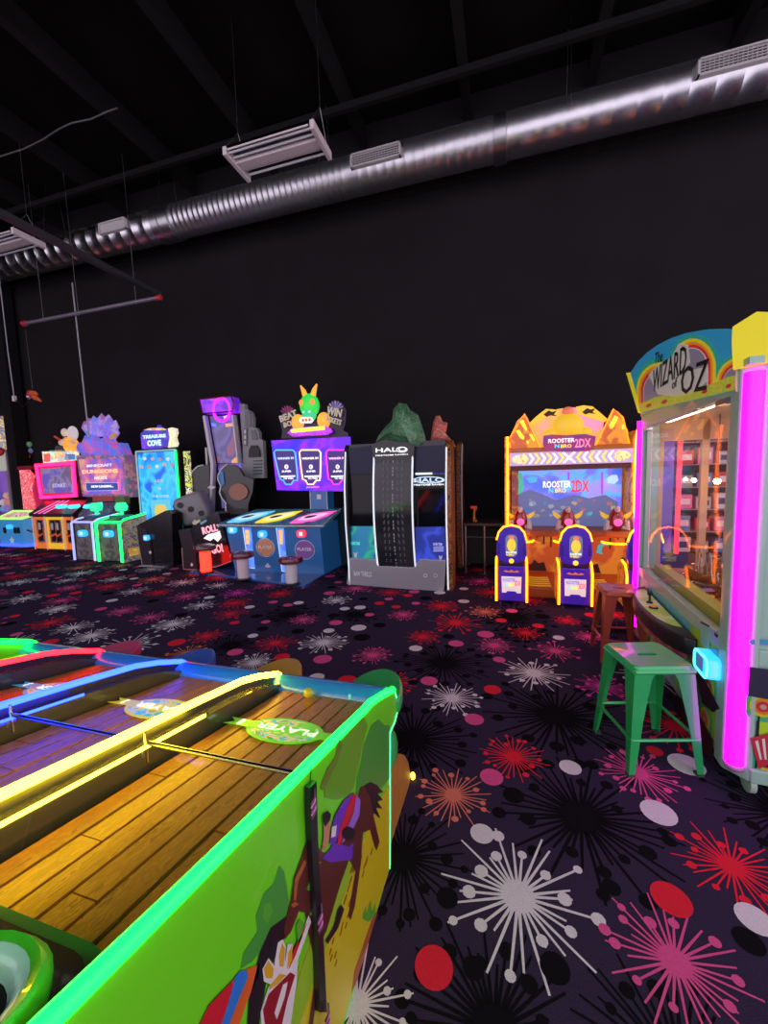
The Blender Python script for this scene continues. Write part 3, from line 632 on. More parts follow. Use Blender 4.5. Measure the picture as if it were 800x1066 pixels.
# control tray on the side
ty, tz = lp(698, 640)
y0, y1 = lp(669, 640)[0], lp(727, 660)[0]; yc = (y0+y1)/2-.0; hw = abs(y0-y1)/2*.97
TZ = .585
shape = [(-hw, .0)]+[(-hw*cos(R(a)), -.155*abs(sin(R(a)))**.8) for a in range(0, 181, 15)]+[(hw, .0)]
tray = MB(); n = len(shape)
tray.prism([L(x+.004, yc+y, TZ-.105) for y, x in shape], (0, 0, .10)); tr_ = tray.build('control_tray', mat('tray_black', (.02, .018, .018), .35), oz, smooth=True, bevel=.012)
MB().prism([L(x*.78-.012, yc+y*.74+.045, TZ-.004) for y, x in shape], (0, 0, .003)).build('tray_deck', soft('deck_art', [(.25, .55, .75), (.55, .65, .60), (.65, .60, .12), (.40, .55, .10)], 7, .12), tr_)
MB().prism([L(x*.8-.002, yc+y*.8, TZ-.17) for y, x in shape], (0, 0, .07)).build('tray_skirt', soft('skirt_art', [(.5, .12, .08), (.55, .35, .08), (.45, .08, .15)], 12), tr_)
js = L(-.072, yc+.085, TZ)
MB().lathe(js, [(.022, 0), (.02, .008), (.008, .014), (.007, .05), (.013, .056), (.017, .075), (.012, .092)], 12).build('joystick', BLKP, tr_, smooth=True)
bs = L(-.078, yc-.035, TZ)
MB().lathe(bs, [(.028, 0), (.027, .010), (.020, .012)], 16).build('button_collar', BLKP, tr_, smooth=True)
MB().lathe(bs+Vector((0, 0, .010)), [(.021, 0), (.020, .010), (.012, .014)], 16).build('push_button', mat('orange_button', (.75, .25, .03), .3, es=.3), tr_, smooth=True)
# card reader
cy_, cz_ = lp(729, 690, .06); cz_ -= 0
rd = MB(); rd.prism([L(-.055, cy_+a, cz_+b) for a, b in rrect(-.085, .085, -.055, .055, .03)], FX*.06); rdo = rd.build('card_reader', mat('reader_blue', (.03, .35, .55), .3, emit=(.02, .45, 1), es=1.6), oz, bevel=.008)
MB().prism([L(-.058, cy_+.02+a, cz_+b) for a, b in rrect(-.045, .04, -.036, .036, .006)], FX*.004).build('reader_screen', mat('reader_screen', (.05, .09, .25), .2, emit=(.12, .2, .55), es=.5), rdo)
MB().tube([L(-.058, cy_+a, cz_+b) for a, b in rrect(-.08, .08, -.05, .05, .028)], .006, 6, closed=True).build('reader_rim', glow('rim_cyan', (.10, .75, 1), 2.0), rdo, smooth=True)
# casters
for (x, y) in ((.10, .05), (.06, LEN-.12), (WID-.12, .06), (WID-.12, LEN-.12)):
    cst = MB().lathe(L(x, y, .052), [(.03, -.016), (.050, -.012), (.050, .012), (.03, .016)], 18, 'X').build('caster', mat('caster_grey', (.45, .55, .50), .5), oz, smooth=True)
    lb(MB(), x-.03, x+.03, y-.03, y+.03, .075, ZB).build('caster_fork', STEEL, cst)
# topper sign over the left face
K5 = crop(645, 330, 5.161)
sgn_pts = [(60, 300), (100, 240), (150, 190), (210, 148), (280, 113), (360, 86), (450, 70), (540, 68), (622, 76), (640, 390), (120, 515)]
SG = [lp(*K5(x, y)) for x, y in sgn_pts]
sg = MB().prism([L(.0, y, z) for y, z in SG], FX*.03).build('topper_sign', mat('sign_sky', (.03, .30, .55), .35, emit=(.03, .30, .55), es=.30), oz)
def sgn(name, pts, m, layer):
    MB().prism([L(-.0012*layer, *lp(*K5(x, y))) for x, y in pts], FX*.001).build(name, m, sg)
def sink(n, c): return mat('signink_'+n, c, .4, emit=c, es=.30)
def band(cx, cy, rx, ry, a0, a1): return [(cx+rx*cos(R(a)), cy-ry*sin(R(a))) for a in range(a0, a1+1, 10)]
bands = [(sink('teal', (.03, .38, .26)), 1.28), (sink('yellow', (.78, .60, .02)), 1.12), (sink('orange', (.78, .28, .02)), 1.0), (sink('red', (.62, .03, .04)), .89), (sink('pale', (.70, .55, .55)), .77), (sink('dusk', (.23, .20, .28)), .74)]
for i, (m, k) in enumerate(bands):
    base = 470
    L1 = band(225, 385, 120*k, 150*k, 90, 195); L2 = band(410, 270, 110*k, 140*k, -20, 120); L3 = band(650, 360, 105*k, 125*k, 92, 180)
    lim = lambda P: [(min(637, max(88, x)), min(470, y)) for x, y in P]
    sgn('rainbow_print', lim(band(225, 400, 118*k, 140*k, 0, 180)+[(225-118*k, 480), (225+118*k, 440)]), m, 1+i)
    sgn('rainbow_print', lim(band(400, 270, 108*k, 138*k, 0, 180)+[(292+(108-108*k), 400), (508-(108-108*k), 380)]), m, 1+i)
    sgn('rainbow_print', lim([(637, 360-128*k)]+band(655, 360, 118*k, 128*k, 100, 180)+[(655-118*k, 400), (637, 400)]), m, 1+i)
sgn('field_print', [(112, 470), (200, 430), (300, 410), (420, 385), (520, 355), (600, 320), (637, 312), (640, 388), (120, 513)], art('sign_field', [(.45, .42, .03), (.22, .42, .04), (.60, .40, .04), (.35, .48, .05)], 40, .3), 8)
for x, y in ((165, 475), (250, 455), (470, 400), (600, 370)): sgn('red_spot_print', [(x-16, y+8), (x-6, y-8), (x+14, y-14), (x+16, y+2), (x, y+12)], sink('ruby', (.55, .02, .04)), 9)
sgn('panel_print', [(165, 310), (200, 270), (290, 215), (330, 140), (380, 150), (390, 240), (370, 290), (480, 265), (490, 340), (420, 400), (330, 430), (215, 415)], sink('cream', (.55, .50, .46)), 8)
# lettering on the sign: direction measured along its baseline
BK = mat('sign_black', (.012, .012, .012), .5)
def stxt(s, a, b, h, th=.01, shear=0, arch=0):
    A = L(-.016, *lp(*K5(*a))); B = L(-.016, *lp(*K5(*b))); rr_ = (B-A); U = FX.cross(rr_.normalized()) 
    if U.z < 0: U = -U
    txt(s, (A+B)/2, rr_.length, h, BK, sg, RR=rr_, UU=U, thick=th, ext=.002, shear=shear)
stxt('The', (205, 222), (250, 205), .075)
stxt('WIZARD', (195, 345), (380, 215), .165, .005)
stxt('of', (300, 365), (328, 345), .06)
stxt('OZ', (350, 345), (498, 305), .16, .006)
# yellow corner plates
KYEL = mat('yellow_acrylic', (.72, .62, .02), .3, emit=(.7, .6, .02), es=.45)
MB().prism([L(.035+(-a)*.707, .035+a*.707, z) for a, z in ((-.075, 1.975), (-.085, 2.10), (-.085, 2.165), (0, 2.20), (.085, 2.165), (.085, 2.10), (.075, 1.975))], (FX+FY).normalized()*-.012).build('corner_crest', KYEL, oz)
for (yy, pts) in ((LEN, None),): MB().prism([L(-.005, lp(*K5(40, 300))[0], lp(*K5(40, 300))[1]), L(-.005, lp(*K5(62, 318))[0], lp(*K5(62, 318))[1]), L(-.005, lp(*K5(122, 518))[0], lp(*K5(122, 518))[1]), L(-.005, lp(*K5(105, 515))[0], lp(*K5(105, 515))[1])], FX*.14).build('corner_crest', KYEL, oz)
fs_ = [(.13, 1.985), (.13, 2.14), (.30, 2.25), (.6, 2.36), (.9, 2.39), (1.2, 2.36), (1.5, 2.25), (1.68, 2.12), (1.68, 1.985)]
f2 = MB().prism([L(x, .0, z) for x, z in fs_], FY*.03).build('topper_sign', sink('skyf', (.03, .30, .55)), oz)
for i, (m, k) in enumerate(bands): MB().prism([L(x, -.0012*(i+1), max(1.99, z)) for x, z in ell(.45, 2.02, .30*k, .22*k, 18, 0, 180)], FY*.001).build('rainbow_print', m, f2)
# interior: back mirror wall, decks, coins, arches, lamps
lb(MB(), .75, .80, .30, LEN-.3, ZG, ZT).build('mirror_core', mat('mirror_panel', (.55, .40, .34), .22, .35), oz)
lb(MB(), .05, WID-.05, .05, LEN-.05, ZG-.02, ZG).build('deck', mat('deck_brown', (.30, .16, .12), .35), oz)
for i, (x0, x1, z) in enumerate(((.28, .75, ZG+.07), (.45, .75, ZG+.13))): lb(MB(), x0, x1, .25, LEN-.25, ZG, z).build('pusher_shelf', mat('shelf_copper', (.35, .16, .09), .25, .6), oz)
lb(MB(), .06, .14, .24, LEN-.3, ZG, ZG+.075).build('coin_chute', mat('chute_lime', (.35, .42, .03), .4), oz)
cn = MB(); r3 = random.Random(9)
for k in range(900):
    x = r3.uniform(.16, .74); y = r3.uniform(.22, LEN-.24); z = ZG+.002+(.07 if x > .28 else 0)+(.06 if x > .45 else 0)+r3.uniform(0, .02)
    M4 = Matrix.Translation(L(x, y, z)) @ Matrix.Rotation(r3.uniform(-.4, .4), 4, 'X') @ Matrix.Rotation(r3.uniform(-.4, .4), 4, 'Y')
    cn.add([M4 @ Vector((.016*cos(2*pi*i/8), .016*sin(2*pi*i/8), 0)) for i in range(8)], [tuple(range(8))], r3.choice([0, 0, 1, 2]))
cno = cn.build('coin_layer', [mat('gold_coin', (.65, .38, .12), .25, 1.), mat('silver_coin', (.6, .55, .6), .25, 1.), mat('copper_coin', (.55, .18, .12), .3, 1.)], oz); cno['kind'] = 'stuff'
CARDC = [(.6, .1, .35), (.1, .4, .6), (.65, .45, .08), (.3, .15, .5), (.6, .2, .1)]
for k in range(26):
    x = r3.uniform(.08, .7); y = r3.uniform(.25, LEN-.3); z = ZG+.03+(.07 if x > .28 else 0)+(.06 if x > .45 else 0)
    M4 = Matrix.Translation(L(x, y, z)) @ Matrix.Rotation(r3.uniform(0, 6), 4, 'Z') @ Matrix.Rotation(r3.uniform(-.5, .5), 4, 'X')
    MB().box(-.035, .035, -.05, .05, -.001, .001).xf(M4).build('prize_card', mat('card_%d' % (k % 5), CARDC[k % 5], .3, es=.12), oz)
# rainbow arches standing on the shelves
for (yy, x0, rr0, zz) in ((.42, .40, .20, ZG+.13), (1.25, .55, .16, ZG+.13)):
    for i, c in enumerate([(.62, .03, .05), (.75, .30, .03), (.70, .60, .05), (.10, .45, .12), (.06, .22, .55), (.55, .08, .35)]):
        r_ = rr0-i*.017
        MB().tube([L(x0, yy+.0+r_*cos(R(a)), zz+r_*1.15*sin(R(a))) for a in range(0, 181, 15)], .0088, 6).build('rainbow_band', mat('arch_%d' % i, c, .35, es=.25), oz, smooth=True)
WARM = glow('warm_bulb', (1, .55, .22), 110)
for (px, py, xx) in ((681, 508, .42), (747, 501, .42), (723, 500, .74)):
    p = OM.inverted() @ wpl(px, py, L(xx, 0, 0), FX)
    lam = MB().ball(L(xx, p.y, p.z), .022, .022, .02, 10, 6).build('lamp_bulb', WARM, oz, smooth=True)
    MB().tube([L(xx, p.y, p.z+.02), L(xx, p.y, ZT)], .004, 6).build('lamp_stem', BLKP, lam)
lb(MB(), .30, .70, .30, .34, ZT-.06, ZT-.03).build('strip_lamp', glow('cool_strip', (.9, .95, 1), 9), oz)
lb(MB(), .10, .13, .30, LEN-.30, ZT-.03, ZT-.01).build('strip_lamp', glow('peach_fill_strip', (1, .68, .48), 14), oz)  # extra strip added to brighten the cabinet interior
lb(MB(), .05, WID-.05, .06, LEN-.06, ZT+.0, ZT+.02).build('inner_ceiling', mat('inner_cream', (.65, .55, .48), .5), oz)
PCH = mat('inner_peach', (.65, .42, .30), .5)
for x0, x1 in ((.10, .16), (.42, .47), (.60, .78), (1.2, 1.26)): lb(MB(), x0, x1, LEN-.07, LEN-.03, ZG, ZT).build('rear_frame', PCH, oz)
lb(MB(), .10, WID-.1, LEN-.07, LEN-.03, ZT-.16, ZT).build('rear_frame', PCH, oz)
MB().add([L(.10, LEN-.05, ZG), L(WID-.1, LEN-.05, ZG), L(WID-.1, LEN-.05, ZT), L(.10, LEN-.05, ZT)], [(0, 1, 2, 3)]).build('rear_glass', GLASS, oz)
# inner partition frames
for y in (.55, 1.05): lb(MB(), .70, .74, y-.02, y+.02, ZG+.13, ZT).build('inner_post', mat('inner_peach', (.65, .42, .30), .5), oz)
for (y, c) in ((.80, (1, .05, .05)), (1.30, (1, .30, .05)), (1.5, (.5, .05, 1))): lb(MB(), .735, .748, y-.008, y+.008, ZG+.15, ZT-.08).build('inner_light', glow('inner_%d' % int(y*100), c, 1.3), oz)
for k in range(7): lb(MB(), .725, .745, .33, .53, ZG+.30+k*.12, ZG+.36+k*.12).build('prize_box', mat('prize_%d' % (k % 3), [(.5, .5, .55), (.15, .2, .4), (.6, .55, .6)][k % 3], .3, es=.1), oz)
# black metal grasses / prize chain
for k in range(14):
    y = .95+k*.03; MB().tube([L(.30, y, ZG+.07), L(.30, y+r3.uniform(-.03, .03), ZG+.14), L(.30, y+r3.uniform(-.06, .06), ZG+.24+r3.uniform(-.04, .03))], .004, 5).build('prize_chain', STEEL, oz)

# ================================================================== STOOLS
def stool(name, label, loc, rz, mm, seat_h=.56, sh=.150, fh=.185):
    t = thing(name, label, 'stool', loc, rz, 'metal stools')
    M = RM[t.name]
    Wd = lambda x, y, z: M @ Vector((x, y, z))
    # seat: rounded square pan with rim and a hand slot
    n = 5; o = rrect(-sh, sh, -sh, sh, .035, n); s = MB()
    slot = [(x, y) for x, y in rrect(-.05, .05, -.014, .014, .013, n)]
    k = len(o)
    rings = [(o, seat_h-.035), (o, seat_h-.008), ([(x*.96, y*.96) for x, y in o], seat_h), ([(x*.5+sx*.5, y*.5+sy*.5) for (x, y), (sx, sy) in zip(o, slot)], seat_h-.004), (slot, seat_h-.004), (slot, seat_h-.022)]
    s.add([Wd(x, y, z) for rg, z in rings for x, y in rg], [(i*k+j, i*k+(j+1) % k, (i+1)*k+(j+1) % k, (i+1)*k+j) for i in range(len(rings)-1) for j in range(k)])
    s.build('seat', mm, t, smooth=True, sharp=45)
    for sx in (-1, 1):
        for sy in (-1, 1):
            g = MB(); a, b2 = sh-.004, fh
            # folded sheet leg: L profile, wide on top, narrow at the foot
            def sec(c, wdt, z): return [Wd(sx*c, sy*c, z), Wd(sx*(c-wdt), sy*c, z), Wd(sx*(c-wdt), sy*(c-.006), z), Wd(sx*(c-.008), sy*(c-.008), z), Wd(sx*(c-.006), sy*(c-wdt), z), Wd(sx*c, sy*(c-wdt), z)]
            S = [sec(a, .115, seat_h-.012), sec(a+.004, .085, seat_h-.07), sec(a+(b2-a)*.5, .055, seat_h*.5), sec(b2, .030, .012), sec(b2, .030, .0)]
            vs = [p for q in S for p in q]; m6 = 6
            g.add(vs, [(i*m6+j, i*m6+(j+1) % m6, (i+1)*m6+(j+1) % m6, (i+1)*m6+j) for i in range(len(S)-1) for j in range(m6)]+[tuple(range(6)), tuple(range(24, 30))])
            lg = g.build('leg', mm, t)
            MB().prism([Wd(sx*(b2+.002), sy*(b2+.002), 0), Wd(sx*(b2-.032), sy*(b2+.002), 0), Wd(sx*(b2-.032), sy*(b2-.032), 0), Wd(sx*(b2+.002), sy*(b2-.032), 0)], (0, 0, .014)).build('foot', mat('rubber_foot', (.05, .06, .05), .7), lg)
    zb = .185; e = sh+(fh-sh)*(1-zb/seat_h)-.006
    for (x0, y0, x1, y1) in ((-e, -e, e, -e), (e, -e, e, e), (e, e, -e, e), (-e, e, -e, -e)):
        MB().tube([Wd(x0, y0, zb), Wd(x1, y1, zb)], .0085, 8).build('crossbar', mm, t, smooth=True)
    for (x0, y0, x1, y1) in ((-sh, -sh, sh, -sh), (sh, -sh, sh, sh), (sh, sh, -sh, sh), (-sh, sh, -sh, -sh)):
        MB().tube([Wd(x0*.97, y0*.97, seat_h-.03), Wd(x1*.97, y1*.97, seat_h-.03)], .012, 6).build('seat_rim', mm, t, smooth=True)
    return t
STG = mat('stool_mint_green', (.03, .52, .13), .28, .2, coat=.4)
STR = mat('stool_rust_red', (.42, .07, .04), .35, .2, coat=.3)
stool('metal_stool', 'green painted metal stool in front of the coin pusher', (.725, 2.385, 0), R(15), STG)
stool('metal_stool', 'rust red metal stool half hidden behind the magenta corner light', (.89, 3.63, 0), R(3), STR, .58, .138, .170)
# ================================================================== CENTRE RIGHT: chicken shooting game with orange lights
YR = 5.9
ro = thing('shooting_cabinet', 'orange neon-edged shooting game cabinet with wide screen and golden crest', 'arcade game', (.82, 6.2, 0))
ORG = mat('orange_cabinet', (.62, .20, .02), .4, coat=.3); ORD = mat('burnt_orange', (.42, .10, .015), .45)
NO = glow('neon_amber', (1, .17, .0), 9.0); NO2 = glow('amber_window', (1, .42, .01), 2.2)
def w2(px, py, Y=YR):
    p = wy(px, py, Y); return p.x, p.z
xl, xr = .03, 1.60
# platform, body, posts
MB().box(xl-.05, xr+.05, 5.135, 7.0, .0, .13).build('platform', ORD, ro, bevel=.02)
for k in range(2):
    for i in range(5):
        y = 5.22+i*.10; xm = (.40, 1.07)[k]
        MB().tube([(xm-.14, y, .135), (xm, y-.03, .135), (xm+.14, y, .135)], .012, 6).build('platform_stripe', mat('stripe_yellow', (.75, .42, .02), .4, es=.25), ro)
MB().box(xl+.06, xr-.06, 6.32, 7.0, .13, 1.98).build('cabinet_body', mat('cab_maroon', (.16, .03, .05), .5), ro)
MB().box(xl+.06, xr-.06, 5.98, 6.4, .13, .70).build('lower_front', soft('lower_art', [(.60, .18, .02), (.45, .10, .02), (.65, .28, .03)], 3, .25), ro); lf = ro.children[-1]
DRIP = mat('drip_black', (.04, .012, .008), .5)
for k in range(16):
    x = xl+.12+k*.092; h = random.uniform(.05, .22)
    MB().pxz([(x-.012, .70), (x+.012, .70), (x+.007, .70-h), (x, .70-h-.015), (x-.007, .70-h)], 5.972, 5.98).build('drip_print', DRIP, lf)
for x in (.42, 1.10): MB().pxz([(x-.13, .14), (x-.12, .22), (x-.06, .24), (x-.03, .30), (x+.03, .25), (x+.10, .27), (x+.14, .14)], 5.968, 5.976).build('silhouette_print', DRIP, lf)
MB().pxz([(.37, .60), (.40, .55), (.46, .53), (.50, .56), (.46, .545), (.41, .57)], 5.966, 5.974).build('banana_print', mat('banana', (.8, .5, .05), .4, es=.3), lf)
MB().pxz([(1.18, .42), (1.20, .52), (1.26, .56), (1.33, .53), (1.25, .51), (1.24, .44), (1.26, .40)], 5.966, 5.974).build('teal_splash_print', mat('teal_splash', (.05, .5, .6), .4, es=.5), lf)
for s, x in ((-1, xl), (1, xr)):
    prof = [(5.86, .13), (5.86, .62), (5.80, .68), (5.80, .82), (5.90, 1.0), (5.95, 1.4), (5.90, 1.9), (5.86, 2.02), (6.5, 2.02), (6.5, .13)]
    sp_ = MB().pyz(prof, x-.035, x+.035).build('side_board', art('side_art_orange', [(.55, .16, .02), (.62, .25, .03), (.25, .05, .02)], 9, .25), ro)
    MB().tube([(x, y-.012, z) for y, z in prof[:8]], .017, 8).build('edge_neon', NO, sp_, smooth=True)
# header: marquee strip with chevrons, crest
MB().box(xl+.03, xr-.03, 5.90, 6.35, 1.62, 1.80).build('chevron_marquee', mat('marquee_lilac', (.42, .30, .55), .4, emit=(.52, .36, .62), es=.75), ro); cm = ro.children[-1]
xm = (xl+xr)/2
for k in range(-7, 8):
    if k == 0:
        for s in (-1, 1): MB().pxz([(xm-s*.07-.012, 1.64), (xm-s*.07+.02, 1.64), (xm+s*.07+.012, 1.78), (xm+s*.07-.02, 1.78)], 5.893-.002*s, 5.899).build('chevron', glow('chev_white', (1, 1, .95), 1.2), cm)
        continue
    s = -1 if k > 0 else 1; x = xm+k*.075+(.06 if k > 0 else -.06); d = .05*s
    MB().pxz([(x, 1.64), (x+.028, 1.64), (x+.028+d, 1.71), (x+.028, 1.78), (x, 1.78), (x+d, 1.71)], 5.892, 5.899).build('chevron', glow('chev_yellow', (.9, .8, .08), 1.0) if k % 2 else glow('chev_white', (1, 1, .95), 1.2), cm)
for x in (xl+.16, xr-.16): MB().pxz(ell(x, 1.71, .10, .06, 14), 5.890, 5.898).build('badge', art('badge_art', [(.75, .7, .75), (.6, .3, .1), (.5, .65, .3), (.8, .75, .3)], 18, .8), cm)
MB().box(xl+.03, xr-.03, 5.96, 6.34, 1.55, 1.62).build('screen_hood', mat('hood_brown', (.10, .03, .02), .5), ro)
MB().box(xl+.03, xr-.03, 5.88, 6.4, 1.80, 1.86).build('header_beam', ORG, ro, bevel=.01)
# crest
K7 = crop(520, 410, 5.333)
def k7(x, y, Y=YR): return w2(*K7(x, y), Y)
MB().pxz([k7(*q) for q in ((60, 300), (55, 250), (100, 150), (140, 112), (160, 135), (175, 180), (205, 235), (235, 310), (230, 320))], 5.90, 5.99).build('crest_wing', soft('crest_orange', [(.60, .17, .01), (.72, .28, .02), (.45, .10, .02)], 6, .55), ro); wl = ro.children[-1]
MB().pxz([k7(*q) for q in ((525, 305), (560, 250), (600, 160), (635, 85), (665, 100), (685, 130), (690, 165), (715, 200), (725, 290), (720, 300))], 5.90, 5.99).build('crest_wing', MATS['crest_orange'], ro); wr = ro.children[-1]
for pts in (((112, 150), (135, 145), (155, 195), (150, 208), (128, 180)), ((92, 205), (112, 200), (140, 240), (135, 255), (115, 245)), ((165, 225), (180, 222), (200, 258), (190, 265)), ((150, 262), (160, 258), (166, 275), (155, 278))):
    MB().pxz([k7(*q) for q in pts], 5.89, 5.90).build('lit_window', NO2, wl)
for pts in (((610, 175), (640, 120), (662, 130), (635, 185), (618, 195)), ((680, 175), (690, 170), (695, 195), (683, 198))):
    MB().pxz([k7(*q) for q in pts], 5.89, 5.90).build('lit_window', NO2, wr)
for w_, P in ((wl, ((60, 300), (55, 250), (140, 112), (235, 310))), (wr, ((525, 305), (635, 85), (685, 130), (725, 290)))):
    MB().tube([(x, 5.893, z) for x, z in (k7(*q) for q in P)], .010, 6).build('edge_neon', glow('neon_deep_orange', (1, .14, 0), 4), w_, smooth=True)
MB().pxz([k7(*q) for q in ((190, 300), (175, 180), (200, 145), (260, 105), (330, 80), (400, 70), (470, 75), (540, 95), (590, 140), (580, 200), (550, 300))], 5.96, 6.02).build('crest_back', soft('crest_lilac', [(.45, .18, .55), (.55, .25, .45), (.65, .35, .10)], 3, .6, .35), ro); cbk = ro.children[-1]
for s, P in ((0, ((170, 160), (200, 130), (230, 105), (262, 82), (300, 85), (335, 90), (328, 112), (290, 120), (250, 135), (200, 165), (178, 176))), (1, ((430, 70), (470, 62), (520, 68), (560, 100), (605, 140), (590, 155), (545, 140), (490, 125), (440, 110)))):
    fl = MB().pxz([k7(*q) for q in P], 5.92, 5.96).build('crest_scroll', mat('scroll_gold', (.75, .42, .02), .35, emit=(.8, .5, .02), es=.8), cbk)
    cx_, cy_ = ((285, 105) if s == 0 else (500, 92))
    MB().pxz([k7(cx_+a, cy_+b) for a, b in ((-38, 8), (-10, -14), (10, -6), (36, -12), (20, 8), (38, 18), (0, 14), (-20, 22))], 5.915, 5.92).build('scroll_cutout', DRIP, cbk)
# plain golden dome with a coral tip stands where the mascot head is
c0 = Vector((*k7(382, 175), 0)); cxx, czz = k7(382, 178)
dm = MB().ball((cxx, 5.93, czz), .20, .10, .17, 18, 10).build('crest_dome', mat('dome_gold', (.80, .52, .03), .35, emit=(.85, .55, .03), es=.55), ro, smooth=True)
MB().ball((cxx, 5.93, czz+.19), .075, .06, .065, 14, 8).build('dome_tip', mat('dome_coral', (.75, .20, .10), .4, emit=(.8, .2, .1), es=.5), dm, smooth=True)
for s in (-1, 1): MB().ball((cxx+s*.21, 5.93, czz-.09), .09, .06, .07, 12, 8).build('dome_side', MATS['dome_gold'], dm, smooth=True)
plq = MB().pxz([k7(*q) for q in ((245, 235), (290, 228), (370, 232), (470, 225), (532, 238), (525, 280), (500, 318), (390, 322), (255, 318), (242, 285))], 5.84, 5.90).build('logo_plaque', soft('plaque_navy', [(.06, .05, .25), (.16, .03, .22), (.30, .03, .12)], 3, .5), ro)
TW = glow('text_white', (.95, .97, 1), 1.1); TC = glow('text_cyan', (.05, .65, 1), 1.1); TY = glow('text_yellow', (1, .72, .05), 1.1); TR = glow('text_red', (.9, .02, .04), 1.1); TP = glow('text_pink', (1, .25, .45), 1.0)
def logo(par, f, Y, sc=1., red=TR):
    a = f(270, 262); b = f(415, 262); c = f(345, 290)
    return a
def ftxt(s, par, f, x0, x1, y0, y1, m, Y, th=.02, nm='lettering'):
    a = f(x0, y1); b = f(x1, y0)
    txt(s, ((a[0]+b[0])/2, Y, (a[1]+b[1])/2), abs(b[0]-a[0]), abs(b[1]-a[1]), m, par, thick=th, name=nm)
ftxt('ROOSTER', plq, k7, 270, 415, 246, 276, TW, 5.838); ftxt('N', plq, k7, 305, 330, 280, 302, TC, 5.838); ftxt('BRO', plq, k7, 338, 398, 280, 302, TY, 5.838); ftxt('2DX', plq, k7, 415, 505, 248, 300, TP, 5.838)
# screen
YS = 6.30
s0 = wy(540, 489, YS); s1 = wy(646, 548, YS)
scr = MB().box(s0.x, s1.x, YS-.02, YS+.02, s1.z, s0.z).build('game_screen', soft('screen_scene', [(.02, .06, .30), (.05, .10, .55), (.12, .12, .60), (.08, .30, .62), (.22, .20, .60)], 2.2, 1.0, .2), ro)
def ks(x, y): return w2(*K7(x, y), YS-.03)
def sdec(name, pts, m): MB().pxz([ks(*q) for q in pts], YS-.026, YS-.021).build(name, m, scr)
sdec('screen_mountain', ((100, 640), (100, 560), (170, 530), (250, 560), (310, 590), (420, 560), (500, 580), (590, 560), (660, 600), (662, 740), (100, 740)), glow('scr_dusk', (.10, .13, .32), .8))
sdec('screen_cloud', ((600, 470), (625, 450), (655, 450), (664, 480), (640, 500), (605, 495)), glow('scr_cloud', (.45, .72, .9), .9))
sdec('screen_cloud', ((150, 470), (180, 458), (215, 465), (205, 490), (170, 496)), glow('scr_cyan', (.05, .45, .75), .9))
sdec('screen_cloud', ((430, 455), (470, 440), (490, 445), (470, 462)), glow('scr_cyan', (.05, .45, .75), .9))
sdec('screen_cloud', ((105, 440), (125, 440), (140, 520), (120, 560), (105, 560)), glow('scr_green', (.05, .5, .35), .8))
sdec('screen_beam', ((565, 435), (578, 435), (578, 560), (565, 560)), glow('scr_violet', (.40, .06, .75), .9))
sdec('screen_beam', ((380, 435), (392, 435), (392, 480), (380, 480)), glow('scr_violet', (.40, .06, .75), .9))
r4 = random.Random(3); BC = [(.75, .5, .15), (.1, .5, .65), (.7, .65, .6), (.15, .3, .2), (.6, .2, .15), (.15, .25, .6)]
for k in range(34):
    x = r4.uniform(115, 650); y = r4.uniform(585, 700); a = r4.uniform(9, 22)
    sdec('screen_blob', [(x+a*cos(R(t))*r4.uniform(.7, 1.2), y+a*.7*sin(R(t))*r4.uniform(.7, 1.2)) for t in range(0, 360, 45)], glow('blob_%d' % (k % 6), BC[k % 6], .75))
ftxt('ROOSTER', scr, ks, 243, 398, 482, 522, TW, YS-.034); ftxt('N', scr, ks, 275, 300, 522, 550, TC, YS-.034); ftxt('BRO', scr, ks, 310, 372, 524, 548, TY, YS-.034); ftxt('2DX', scr, ks, 398, 500, 478, 545, TR, YS-.034)
fr = MB()
for q in ((xl+.06, s0.x, .62, 1.56), (s1.x, xr-.06, .62, 1.56), (xl+.06, xr-.06, .55, s1.z), (xl+.06, xr-.06, s0.z, 1.56)): fr.box(q[0], q[1], YS-.05, YS+.03, q[2], q[3])
fr.build('screen_surround', art('surround_art', [(.25, .05, .06), (.32, .08, .07), (.55, .22, .03)], 7, .3), ro)
